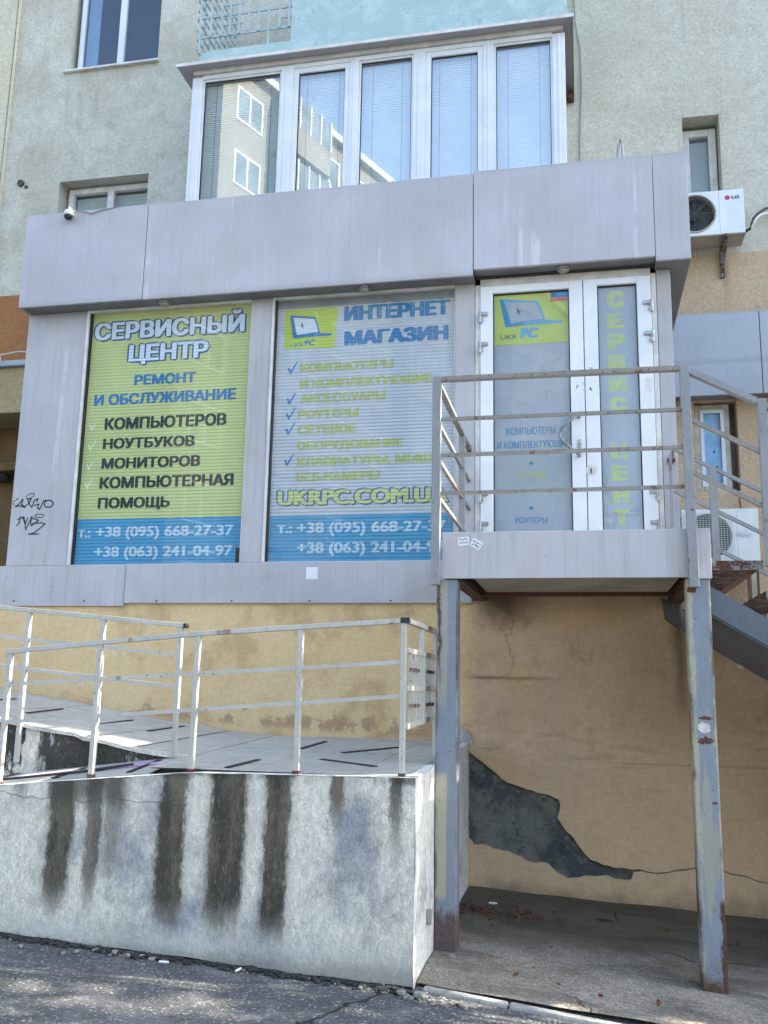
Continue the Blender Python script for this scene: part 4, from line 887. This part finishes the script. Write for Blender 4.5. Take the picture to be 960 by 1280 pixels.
# ================================================================== steel stair to the right
stn = thing('steel_staircase', 'steel stair descending right from the platform, grey stringers and rusty treads', 'staircase', (1.5, 6.5, 0))
sl_ = .61; x0s = .735
def stringer(y, mat):
    x1 = 4.55; z1 = 2.116-sl_*(x1-x0s)
    m = MB(); m.prism([(x0s, 2.13), (x1, z1+.01), (x1, z1-.15), (x0s, 1.967)], y, y+.012)
    m.prism([(x0s, 2.13), (x1, z1+.01), (x1, z1-.002), (x0s, 2.118)], y+.012, y+.07); m.prism([(x0s, 1.979), (x1, z1-.138), (x1, z1-.15), (x0s, 1.967)], y+.012, y+.10)
    return m.build('stringer', mat, stn)
MB().prism([(.735, 1.966), (4.40, -.270), (4.40, -.282), (.735, 1.954)], 5.742, 7.30).build('stair_underside', M_string, stn)  # carried on unseen past the frame to block stripes of sun
stringer(5.73, M_string); s_ = stringer(7.28, M_string)
MB().prism([(.58, 2.20), (.70, 2.16), (.70, 1.97), (.60, 2.05)], 7.2, 7.28).build('gusset', M_acd, stn)
for k in range(12):
    zt_ = 2.278-.178*k; xa = .748+.292*k
    tr = MB().box(xa, xa+.285, 5.72, 7.28, zt_-.005, zt_).box(xa, xa+.285, 5.715, 5.72, zt_-.055, zt_).box(xa, xa+.285, 7.28, 7.285, zt_-.055, zt_).build('tread', M_rustp, stn)
    bar('tread_bracket', M_rust, stn, (xa+.27, 5.78, zt_-.03), (xa+.05, 5.78, zt_-.19), .03, .03)
    bar('tread_bracket', M_rust, stn, (xa+.26, 5.76, zt_-.06), (xa+.26, 5.76, zt_-.24), .012, .012)
sr = thing('stair_railing', 'grey bar railing on the street side of the steel stair', 'railing', (1.5, 5.655, 2.2))
P0 = Vector((.66, YR, 3.438))
zl = lambda x, z0: z0-.555*(x-.66)
for z0, (a, b), mt in ((3.43, (.052, .036), M_steel), (3.125, (.026, .026), M_brass), (2.80, (.026, .026), M_brass)): bar('rail', mt, sr, (.662, YR, z0), (1.04, YR, zl(1.04, z0)), a, b); bar('rail', mt, sr, (1.086, YR, zl(1.086, z0)), (4.4, YR, z0-.555*.426-.61*(4.4-1.086)), a, b)
bar('post', M_steel, sr, (1.060, YR, 2.235), (1.063, YR, 3.235), .052, .05, .004)
for x in (2.15, 3.3, 4.4): bar('post', M_steel, sr, (x, YR, 2.255-.61*(x-1.06)), (x, YR, 3.225-.61*(x-1.06)), .05, .05)
s3 = thing('stair_railing', 'grey bar railing on the house side of the steel stair, clamped to the corner column', 'railing', (1.0, 7.25, 2.4))
YS = 7.25
MB().tube([(.70, YK-.0, 3.30), (.70, YS+.03, 3.33), (.71, YS, 3.352), (.76, YS, 3.33), (.835, YS, 3.28)], .016, 8).build('curved_end', M_steel, s3, smooth=True)
MB().cyl((.70, YK-.006, 3.30), (0, -1, 0), .030, .02, 14).build('clamp', M_rust, s3)
for z0 in (3.28, 2.955, 2.66): bar('rail', M_steel, s3, (.835 if z0 > 3.2 else .70, YS, z0+(0 if z0 > 3.2 else .075)), (4.3, YS, z0-.555*(4.3-.835)), .03, .026)
bar('post', M_steel, s3, (.672, YS, 2.47), (.682, YS, 3.32), .022, .022); bar('post', M_steel, s3, (.985, YS, 2.30), (.985, YS, 3.20), .052, .05)
for x in (2.1, 3.3): bar('post', M_steel, s3, (x, YS, 2.1-.58*(x-1.06)), (x, YS, 3.16-.555*(x-1.06)), .05, .05)

# ================================================================== concrete ramp with a landing
YC = 5.05; YM = 5.69; XE = -.888
ramp = thing('concrete_ramp', 'whitewashed concrete switchback ramp with a tiled landing, streaked with dark water stains', 'ramp', (-2.5, 6.0, 0))
def ztop(x): return np.interp(x, [-7, -5, -3.35, -2.77, -2.16, -1.4, XE], [.50, .735, .905, .962, 1.018, 1.030, 1.037])
def zup(x): return np.interp(x, [-9, -5, -4.22, -3.475, -2.765, -2.3, -2.085, XE], [2.02, 1.441, 1.335, 1.215, 1.142, 1.112, 1.105, 1.10])
def fine_wall(xs, zlo, zhi, y, nz=24, amp=.006, seed=1):
    rr = random.Random(seed); ph = [rr.uniform(0, 6) for _ in range(6)]
    m = MB(); n = len(xs)
    for j in range(nz+1):
        for x in xs:
            a, b = zlo(x), zhi(x); z = a+(b-a)*j/nz
            dy = amp*(math.sin(x*3.1+ph[0])*math.sin(z*4.3+ph[1])+.5*math.sin(x*8.7+ph[2])*math.sin(z*9.1+ph[3]))
            dz = 0
            if j == nz: dz = .004*math.sin(x*23+ph[4])*math.sin(x*9+ph[5])
            if j == 0: dz = .006*math.sin(x*11+ph[4])*math.sin(x*5+ph[5])
            m.v.append((x, y+dy, z+dz))
    for j in range(nz):
        for i in range(n-1): m.f.append((j*n+i, j*n+i+1, (j+1)*n+i+1, (j+1)*n+i)); m.mi.append(0)
    return m
m = fine_wall(lin(-7, XE, 150), lambda x: gz(x, YC)-.004, ztop, YC)
m.build('front_wall', M_conc_f, ramp, smooth=True, origin=None)['label'] = 'front retaining wall with dark vertical stains'
box('core', M_conc, ramp, -7, XE-.02, YC+.04, YC+.16, -.5, .49)
# end wall
ys = lin(YC, YK-.003, 24); m = MB()
zs_ = lin(-.15, 1.0, 14)
for j in range(15):
    for y in ys:
        top = 1.037+.027*(y-YC); z = gz(XE, y)-.05+(top-gz(XE, y)+.05)*j/14
        m.v.append((XE+.004*math.sin(y*6)*math.sin(z*7), y, z))
n = len(ys)
for j in range(14):
    for i in range(n-1): m.f.append((j*n+i, j*n+i+1, (j+1)*n+i+1, (j+1)*n+i)); m.mi.append(0)
m.build('end_wall', M_conc_s, ramp, smooth=True)['label'] = 'whitewashed end wall, whitened further as if sunlit'
# coping edges and beds
m = MB(); xs = lin(-7, XE, 60)
for a, b in zip(xs, xs[1:]): m.quad((a, YC-.002, ztop(a)+.001), (b, YC-.002, ztop(b)+.001), (b, YC+.075, ztop(b)+.003), (a, YC+.075, ztop(a)+.003))
ys2 = lin(YC+.075, YK-.003, 8)
for a, b in zip(ys2, ys2[1:]): m.quad((XE-.05, a, 1.040+.027*(a-YC)), (XE+.004, a, 1.040+.027*(a-YC)), (XE+.004, b, 1.040+.027*(b-YC)), (XE-.05, b, 1.040+.027*(b-YC)))
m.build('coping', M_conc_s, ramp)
def zland(x, y): return 1.037+.031*(y-YC)
def zlow(x, y): return float(ztop(x))+.002+float(np.interp(x, [-5, -3.8, -2.46], [.02, .05, .112]))*max(0, y-YC-.05)
def zupr(x, y):
    z = float(zup(x))-(YK-y)*.018*(1 if x > -3.2 else .4); t = max(0, min(1, (x+3.05)/.58)); return z*(1-t)+(zland(x, y)+.003)*t
m = MB()
def bed(xa, xb, ya, yb, zf, nx, ny, d=-.012):
    X_, Y_ = lin(xa, xb, nx), lin(ya, yb, ny)
    for a, b in zip(X_, X_[1:]):
        for c, e in zip(Y_, Y_[1:]): m.quad((a, c, zf(a, c)+d), (b, c, zf(b, c)+d), (b, e, zf(b, e)+d), (a, e, zf(a, e)+d))
bed(-2.46, XE-.05, YC+.075, YK-.003, zland, 6, 6); bed(-7, -2.46, YC+.075, YM, zlow, 20, 2); bed(-9, -2.46, YM+.05, YK-.003, zupr, 24, 3)
m.build('mortar_bed', plain('grey_grout', hx('77777a'), .9, .1, 20), ramp)
tc = {}
def tiles(zf, xa, xb, ya, yb, tw, th, off=0):
    x = xa
    while x < xb-.03:
        xe = min(x+tw, xb); y = ya
        while y < yb-.03:
            ye = min(y+th, yb); key = (round(xe-x, 3), round(ye-y, 3)); wx, wy = (xe-x)/2-.0025, (ye-y)/2-.0025
            if key not in tc:
                t_ = MB().box(-wx, wx, -wy, wy, -.006, 0); me = bpy.data.meshes.new('tile'); me.from_pydata(t_.v, [], t_.f); me.materials.append(M_tile); tc[key] = me
            cx, cy = (x+xe)/2, (y+ye)/2; o = link('tile', tc[key], ramp, (cx, cy, zf(cx, cy)+rj.uniform(-.0008, .0008)))
            gxs = (zf(xe, cy)-zf(x, cy))/(xe-x); gys = (zf(cx, ye)-zf(cx, y))/(ye-y)
            o.rotation_euler = (math.atan(gys), -math.atan(gxs), 0); y = ye
        x = xe
tiles(zland, -2.455, XE-.052, YC+.078, YK-.006, .305, .33)
tiles(zlow, -5.0, -2.457, YC+.078, YM-.004, .305, .305)
tiles(zupr, -5.6, -2.457, YM+.052, YK-.006, .305, .34)
# inner wall that carries the upper run
xs = lin(-7, -2.46, 80)
def zlo_(x): return zlow(x, YM)-.02
def zhi_(x): return max(zupr(x, YM)-.002, zlo_(x)+.01)
m = fine_wall(xs, zlo_, zhi_, YM, 14, .008, 5)
m.quad((-2.46, YM, zlo_(-2.46)), (-2.46, YM+.06, zlo_(-2.46)), (-2.46, YM+.06, zhi_(-2.46)), (-2.46, YM, zhi_(-2.46)))
m.build('inner_wall', M_conc_m, ramp, smooth=True)['label'] = 'mossy blackened inner wall of the upper run'
m = MB()
for a, b in zip(xs, xs[1:]): m.quad((a, YM-.015, zhi_(a)+.004), (b, YM-.015, zhi_(b)+.004), (b, YM+.055, zhi_(b)+.006), (a, YM+.055, zhi_(a)+.006)).quad((a, YM-.015, zhi_(a)-.02), (b, YM-.015, zhi_(b)-.02), (b, YM-.015, zhi_(b)+.004), (a, YM-.015, zhi_(a)+.004))
m.build('inner_coping', M_conc, ramp)
# anti slip strips
def strip(p, q, zf, wd=.028, mat=M_gasket, name='anti_slip_strip', lift=.004):
    a = Vector((*p, zf(*p)+lift)); b = Vector((*q, zf(*q)+lift)); d = (b-a).normalized(); n_ = Vector((-d.y, d.x, 0))*wd
    m = MB(); e = .006
    for s_ in (-.5, .5): m.bar(tuple(a+n_*s_*.7), tuple(b+n_*s_*.7), wd*.42, .006)
    m.build(name, mat, ramp)
for p, q in (((-2.65, 6.55), (-2.66, 7.2)), ((-1.93, 6.373), (-1.92, 6.98)), ((-1.588, 6.2), (-1.31, 6.70)), ((-1.611, 5.77), (-1.202, 5.493)), ((-2.0, 5.17), (-1.97, 5.62))): strip(p, q, zland)
for p, q in (((-3.12, 6.45), (-3.13, 7.1)), ((-3.45, 6.30), (-3.50, 6.95)), ((-3.92, 6.15), (-4.0, 6.75)), ((-4.40, 6.2), (-4.45, 6.8))): strip(p, q, zupr)
for p, q in (((-2.62, 5.20), (-2.62, 5.62)), ((-2.40, 5.16), (-2.18, 5.19)), ((-3.1, 5.2), (-3.1, 5.62)), ((-3.6, 5.2), (-3.6, 5.62))): strip(p, q, zlow)
m = MB(); pk = [(-4.2, 5.31), (-3.55, 5.31), (-3.15, 5.34), (-2.95, 5.37), (-2.72, 5.41), (-2.52, 5.44)]
for a, b in zip(pk, pk[1:]): m.quad((a[0], a[1], zlow(*a)+.005), (b[0], b[1], zlow(*b)+.005), (b[0], b[1]+.085, zlow(b[0], b[1]+.085)+.007), (a[0], a[1]+.085, zlow(a[0], a[1]+.085)+.007))
m.build('pink_strip', M_pink, ramp)
tag(MB().tube([(-4.2, 5.24, zlow(-4.2, 5.24)+.012), (-3.7, 5.23, zlow(-3.7, 5.23)+.012), (-3.35, 5.26, zlow(-3.35, 5.26)+.012), (-3.0, 5.32, zlow(-3.0, 5.32)+.012), (-2.72, 5.46, zlow(-2.72, 5.46)+.012)], .009, 6).build('black_cable', M_cable, None), 'black cable lying along the pink strip on the lower ramp run', 'cable')

# ---- handrails
hr = thing('ramp_handrail', 'chipped white handrail along the front edge of the ramp, ending in a small grille', 'railing', (-2.2, 5.11, 1.0))
YH = 5.11
tp = [(-3.421, 1.678), (-2.784, 1.741), (-2.183, 1.796), (-1.564, 1.838), (-.962, 1.876)]
for (a, za), (b, zb2) in zip(tp, tp[1:]): bar('top_rail', M_rail, hr, (a, YH, za), (b, YH, zb2), .038, .028, .003)
for z0, z1 in ((1.485, 1.648), (1.262, 1.464)): bar('mid_rail', M_rail, hr, (-3.40, YH, z0), (-.985, YH, z1), .022, .022)
for (x, zb2, zt2) in ((-3.40, .90, 1.668), (-2.808, .965, 1.73), (-2.19, 1.018, 1.784), (-1.570, 1.03, 1.825), (-.975, 1.037, 1.865)):
    p_ = bar('post', M_rail, hr, (x, YH, zb2), (x, YH, zt2), .030, .030, .003); MB().box(x-.018, x+.018, YH-.018, YH+.018, zb2-.002, zb2+.018).build('rusty_foot', M_rust, p_)
MB().box(-.992, -.945, YH-.0205, YH+.02, 1.862, 1.893).build('end_cap', M_gasket, hr)
XG = -.958; YE = 6.16
bar('top_rail', M_rail, hr, (XG, YH+.02, 1.876), (XG, YE, 1.878), .038, .028, .003)
bar('post', M_rail, hr, (XG, YE-.02, 1.075), (XG, YE-.02, 1.865), .028, .028); bar('post', M_rail, hr, (XG, 5.60, 1.71), (XG, 5.60, 1.865), .028, .024)
for z0, z1 in ((1.715, 1.712), (1.508, 1.508), (1.300, 1.325)): bar('grille_rail', M_rail, hr, (XG, YH+.01, z0), (XG, YE-.03, z1), .016, .028)
for k in range(1, 9): y = YH+.115*k+.0; bar('grille_bar', M_rail, hr, (XG, y, 1.302+.025*k/9), (XG, y, 1.70), .014, .016)
for z in (1.61, 1.41):
    for a, b in ((YH+.10, YH+.37), (YH+.63, YH+.92)): bar('grille_rail', M_rustp, hr, (XG+.008, a, z), (XG+.008, b, z), .012, .02)
h2 = thing('ramp_handrail', 'chipped white handrail of the upper ramp run, sloping down towards the right', 'railing', (-3.5, 5.67, 1.0))
YQ = 5.665
bar('top_rail', M_rail, h2, (-5.2, YQ, 2.11), (-2.515, YQ, 1.878), .038, .028, .003); MB().box(-2.53, -2.508, YQ-.021, YQ+.021, 1.862, 1.892).build('end_cap', M_gasket, h2)
for z0, z1 in ((1.915, 1.690), (1.728, 1.487)): bar('mid_rail', M_rail, h2, (-5.2, YQ, z0), (-2.55, YQ, z1), .022, .022)
for x, zb2 in ((-2.552, 1.05), (-3.105, 1.0), (-3.655, .98), (-4.3, 1.1), (-5.0, 1.2)): bar('post', M_rail, h2, (x, YQ, zb2), (x, YQ, 1.880-.0864*(x+2.515)-.01), .030, .030, .003)

# ================================================================== rubble, leaves and litter
def rock(r, sd_):
    bm = bmesh.new(); bmesh.ops.create_icosphere(bm, subdivisions=1, radius=r); rr = random.Random(sd_)
    for v in bm.verts: v.co *= rr.uniform(.6, 1.25)
    V_ = [tuple(v.co) for v in bm.verts]; F_ = [tuple(v.index for v in f.verts) for f in bm.faces]; bm.free(); return V_, F_
rocks = [rock(1, i) for i in range(6)]
def scatter(name, n, fn, rmin, rmax, mat, label, cat):
    m = MB()
    for i in range(n):
        x, y = fn(i); r_ = rmin+(rmax-rmin)*random.random()**3; V_, F_ = rocks[i % 6]; b = len(m.v); a = random.uniform(0, 6)
        m.v += [(x+r_*(p[0]*math.cos(a)-p[1]*math.sin(a)), y+r_*(p[0]*math.sin(a)+p[1]*math.cos(a)), gz(x, y)-.005+r_*p[2]*.6) for p in V_]
        m.f += [tuple(b+q for q in f) for f in F_]; m.mi += [0]*len(F_)
    return tag(m.build(name, mat, None), label, cat, kind='stuff')
U = random.uniform
scatter('rubble', 1500, lambda i: (U(-5, -.84), YC-.018-abs(random.gauss(0, .035))), .004, .026, M_stone_d, 'dark crumbled asphalt and grit along the foot of the ramp wall', 'rubble')
scatter('rubble', 60, lambda i: (U(-4.5, -.6), YC-.05-abs(random.gauss(0, .06))), .004, .022, M_stone, 'pale chips of render along the foot of the ramp wall', 'rubble')
scatter('rubble', 90, lambda i: (random.gauss(-.80, .17), random.gauss(4.95, .045)), .004, .022, M_stone, 'pale broken lumps at the corner where the ramp meets the kerb', 'rubble')
scatter('gravel', 260, lambda i: (U(-3, 1.4), U(3.9, 4.95)), .002, .007, M_stone, 'small pale grit scattered over the asphalt', 'gravel')
scatter('gravel', 420, lambda i: (U(-.8, 1.4), U(5.15, 7.3)), .002, .011, M_stone, 'small pale stones scattered over the yard under the platform', 'gravel')
scatter('gravel', 500, lambda i: (U(-.8, 1.5), 7.34-abs(random.gauss(0, .12))), .003, .014, M_stone_d, 'dark grit gathered along the foot of the ochre wall', 'gravel')
m = MB()
for i in range(260):
    x = random.gauss(-.60, .17) if i < 200 else U(-.8, 1.3); y = random.gauss(6.72, .10) if i < 200 else U(5.3, 7.3); x = max(-.84, x); s_ = U(.010, .028); a, b2 = U(0, 6), U(-.6, .6); z = gz(x, y)+U(.002, .03)
    u = Vector((math.cos(a), math.sin(a), b2))*s_; v = Vector((-math.sin(a), math.cos(a), U(-.4, .4)))*s_*.5; c = Vector((x, y, z)); k = len(m.v)
    m.v += [tuple(c-u), tuple(c+v), tuple(c+u), tuple(c-v)]; m.f.append((k, k+1, k+2, k+3)); m.mi.append(0)
tag(m.build('dead_leaves', M_leafr, None), 'small heap of dead reddish leaves in the corner by the left post', 'leaves', kind='stuff')
def chunk(x, y, sz, label, mat=M_stone, sd_=1, cat='stone'):
    V_, F_ = rocks[sd_]; m = MB(); m.v = [(x+p[0]*sz[0], y+p[1]*sz[1], gz(x, y)+sz[2]*.5+p[2]*sz[2]) for p in V_]; m.f = list(F_); m.mi = [0]*len(F_); tag(m.build('stone', mat, None, .002), label, cat)
chunk(-.80, 5.62, (.042, .028, .02), 'pale flat stone lying against the foot of the left steel post', sd_=2)
chunk(-.765, 5.60, (.022, .018, .025), 'small upright pale stone touching the foot of the left steel post', sd_=3)
chunk(-.66, 6.95, (.038, .03, .02), 'white chip of plaster near the wall behind the left post', M_paper, 4)
chunk(.10, 6.85, (.06, .04, .018), 'flat brownish grey stone lying in the yard near the wall', M_stone_d, 5)
chunk(-.84, 4.93, (.04, .03, .022), 'pale lump in front of the ramp corner', sd_=0)
chunk(-.93, 4.935, (.028, .022, .018), 'smaller pale lump left of the ramp corner', sd_=1)
chunk(-2.42, 4.93, (.02, .018, .015), 'round pale pebble at the foot of the stained wall', sd_=2)
chunk(-2.50, 4.945, (.018, .022, .018), 'pale pebble left of the round one at the foot of the stained wall', M_stone, 3)
for x, y, a, lab in ((-2.22, 4.90, .1, 'white cigarette end lying flat by the ramp wall'), (-1.80, 4.92, 1.4, 'white cigarette end pointing at the ramp wall')):
    z = gz(x, y)+.006; tag(MB().tube([(x, y, z), (x+.05*math.cos(a), y+.05*math.sin(a), z)], .006, 8).build('cigarette_end', M_paper, None), lab, 'litter')
tag(MB().box(-.25, -.215, 5.33, 5.35, gz(-.23, 5.34), gz(-.23, 5.34)+.012).build('plastic_scrap', M_paper, None, .003), 'tiny white scrap on the yard between the two steel posts', 'litter')
tag(box('wall_hook', M_galv, None, XE+.005, XE+.03, 5.42, 5.45, .22, .30, .004), 'small steel bracket on the ramp end wall beside the left post', 'bracket')

# ================================================================== surroundings beyond the frame: reflected in the glass, and the trees that dapple the sun
M_leaf = (lambda g: (g.col(g.mix(g.noise(9, 3), hx('3f5a26'), hx('6c8540'))), g.m)[-1])(G('tree_leaf', .6, 0, .3))
M_bark = plain('bark', hx('4b4036'), .9, .15, 12, bump=.01)
def tree(x, y, h, rad, zc0, nl, label, seed, group='trees standing beyond the frame', lsz=.16):
    rr = np.random.default_rng(seed); t = thing('tree', label, 'tree', (x, y, 0), group); q = random.Random(seed)
    m = MB(); top = Vector((x+q.uniform(-.2, .2), y, h*.8)); m.tube([(x, y, -.4), (x+.05, y, h*.3), (x-.05, y+.1, h*.55), tuple(top)], [h*.028, h*.022, h*.015, .02], 10)
    cs = []
    for k in range(9):
        a = k*2.4; z0 = h*(.32+.05*k); e = Vector((x+math.cos(a)*rad*.75, y+math.sin(a)*rad*.75, min(h*.93, z0+rad*.5))); m.tube([(x, y, z0), tuple((Vector((x, y, z0))+e)/2+Vector((0, 0, .2))), tuple(e)], [h*.011, h*.007, .01], 6); cs.append(e)
    m.build('trunk', M_bark, t, smooth=True)
    cl_ = [np.array(c) for c in cs]+[np.array([x+rr.normal()*rad*.4, y+rr.normal()*rad*.4, zc0+(h-zc0)*rr.random()]) for _ in range(26)]
    ci = rr.integers(0, len(cl_), nl); C = np.array(cl_)[ci]+rr.normal(size=(nl, 3))*np.array([rad*.24, rad*.24, rad*.2])
    A = rr.normal(size=(nl, 3)); A /= np.linalg.norm(A, axis=1)[:, None]; B = np.cross(A, rr.normal(size=(nl, 3))); B /= np.linalg.norm(B, axis=1)[:, None]
    s_ = lsz*(.6+.8*rr.random((nl, 1))); V_ = np.stack([C-A*s_, C+B*s_*.5, C+A*s_, C-B*s_*.5], 1).reshape(-1, 3)-np.array([x, y, 0])
    me = bpy.data.meshes.new('crown'); me.vertices.add(nl*4); me.vertices.foreach_set('co', V_.ravel()); me.loops.add(nl*4); me.loops.foreach_set('vertex_index', np.arange(nl*4)); me.polygons.add(nl); me.polygons.foreach_set('loop_start', np.arange(nl)*4); me.polygons.foreach_set('loop_total', np.full(nl, 4)); me.update(); me.materials.append(M_leaf)
    link('crown', me, t, (x, y, 0)); return t
tree(6.2, 6.3, 7.6, 2.2, 2.6, 800, 'lower thin leafy tree to the right, past the foot of the stair', 12, lsz=.13)
tree(9.6, 7.0, 10.5, 2.6, 3.6, 900, 'taller thin leafy tree to the right, beside the end of the block', 11, lsz=.15)
for i, (x, y, h) in enumerate(((-9, -26, 10), (-2, -30, 12), (6, -27, 9), (13, -31, 11), (-24, -30, 12))): tree(x, y, h, 3.0, 2.5, 6000, ('bushy tree across the street, before the low end of the wing', 'tallest tree across the street', 'shortest tree across the street', 'tree across the street at the far right', 'tree across the street at the far left')[i], 30+i, 'trees across the street', .28)

# the neighbouring block whose sunlit side shows in the balcony panes
wing = thing('apartment_building', 'cream nine storey block across the yard, reflected in the balcony panes', 'building', (-12.6, -17.4, 0))
dvec = Vector((.4, -1, 0)).normalized(); nvec = Vector((1, .4, 0)).normalized(); o0 = Vector((-12.6, -17.4, 0)); H9 = 27.0
M_wing = mk_stucco('sunlit_cream_wall', hx('6f6e66'), hx('77766e'), hx('66655e'))
def wp(s, d, z): p = o0+dvec*s-nvec*d; return (p.x, p.y, z)
m = MB(); A_, B_ = -3.5, 34
for (a, b, c, d) in ((wp(A_, 0, -1), wp(B_, 0, -1), wp(B_, 0, H9), wp(A_, 0, H9)), (wp(A_, 12, -1), wp(B_, 12, -1), wp(B_, 12, H9), wp(A_, 12, H9)), (wp(A_, 0, -1), wp(A_, 12, -1), wp(A_, 12, H9), wp(A_, 0, H9)), (wp(B_, 0, -1), wp(B_, 12, -1), wp(B_, 12, H9), wp(B_, 0, H9)), (wp(A_, 0, H9), wp(B_, 0, H9), wp(B_, 12, H9), wp(A_, 12, H9))): m.quad(a, b, c, d)
m.build('wall', M_wing, wing)
m = MB(); q = lambda s, d, z: wp(s, d, z)
for (s0, s1, d0, d1, z0, z1) in ((A_-.3, B_+.3, -.35, .0, H9-.1, H9+.25),):
    c8 = [q(s0, d0, z0), q(s1, d0, z0), q(s1, d1, z0), q(s0, d1, z0), q(s0, d0, z1), q(s1, d0, z1), q(s1, d1, z1), q(s0, d1, z1)]; m.v = c8; m.f = [(0, 3, 2, 1), (4, 5, 6, 7), (0, 1, 5, 4), (1, 2, 6, 5), (2, 3, 7, 6), (3, 0, 4, 7)]; m.mi = [0]*6
m.build('cornice', M_panel_g, wing)
def obox(m, s0, s1, d0, d1, z0, z1):
    n = len(m.v)
    for z in (z0, z1):
        for s_, d in ((s0, d0), (s1, d0), (s1, d1), (s0, d1)): v = dvec*s_-nvec*d; m.v.append((v.x, v.y, z))
    for f in ((0, 3, 2, 1), (4, 5, 6, 7), (0, 1, 5, 4), (1, 2, 6, 5), (2, 3, 7, 6), (3, 0, 4, 7)): m.f.append(tuple(n+i for i in f)); m.mi.append(m.cm)
M_wglass = plain('far_window_glass', hx('4c5a63'), .25, .2, .8)
wm = MB(); obox(wm, -.8, .8, -.05, .0, 0, 1.5)
wf = wm
wf.cm = 1; obox(wf, -.72, -.04, -.06, -.051, .08, 1.42); obox(wf, .04, .72, -.06, -.051, .08, 1.42)
mew = bpy.data.meshes.new('window'); mew.from_pydata(wf.v, [], wf.f); mew.materials.append(M_pvc); mew.materials.append(M_wglass); mew.polygons.foreach_set('material_index', wf.mi)
bmx = MB(); obox(bmx, -1.5, 1.5, -1.1, .0, 0, 1.1); obox(bmx, -1.5, 1.5, -1.12, .0, -.15, 0); bmx.cm = 1; obox(bmx, -1.45, 1.45, -1.05, .0, 1.12, 2.5); bmx.cm = 2
for k in range(5): obox(bmx, -1.5+k*.735, -1.44+k*.735, -1.12, -1.0, 1.1, 2.55)
meb = bpy.data.meshes.new('balcony'); meb.from_pydata(bmx.v, [], bmx.f); [meb.materials.append(q_) for q_ in (M_wing, M_wglass, M_pvc_d)]; meb.polygons.foreach_set('material_index', bmx.mi)
for fl in range(9):
    z = 1.3+fl*2.9
    for k, s_ in enumerate(np.arange(-1.9, 33, 2.75)):
        p = o0+dvec*float(s_)
        if k % 4 == 1: link('balcony', meb, wing, (p.x, p.y, z-.4))
        else: link('window', mew, wing, (p.x, p.y, z))

tag(box('wall_notice', M_paper, None, 1.12, 1.26, YK-.012, YK-.002, 1.70, 1.80, .002), 'white plate on the wall under the stair at the right edge', 'notice')
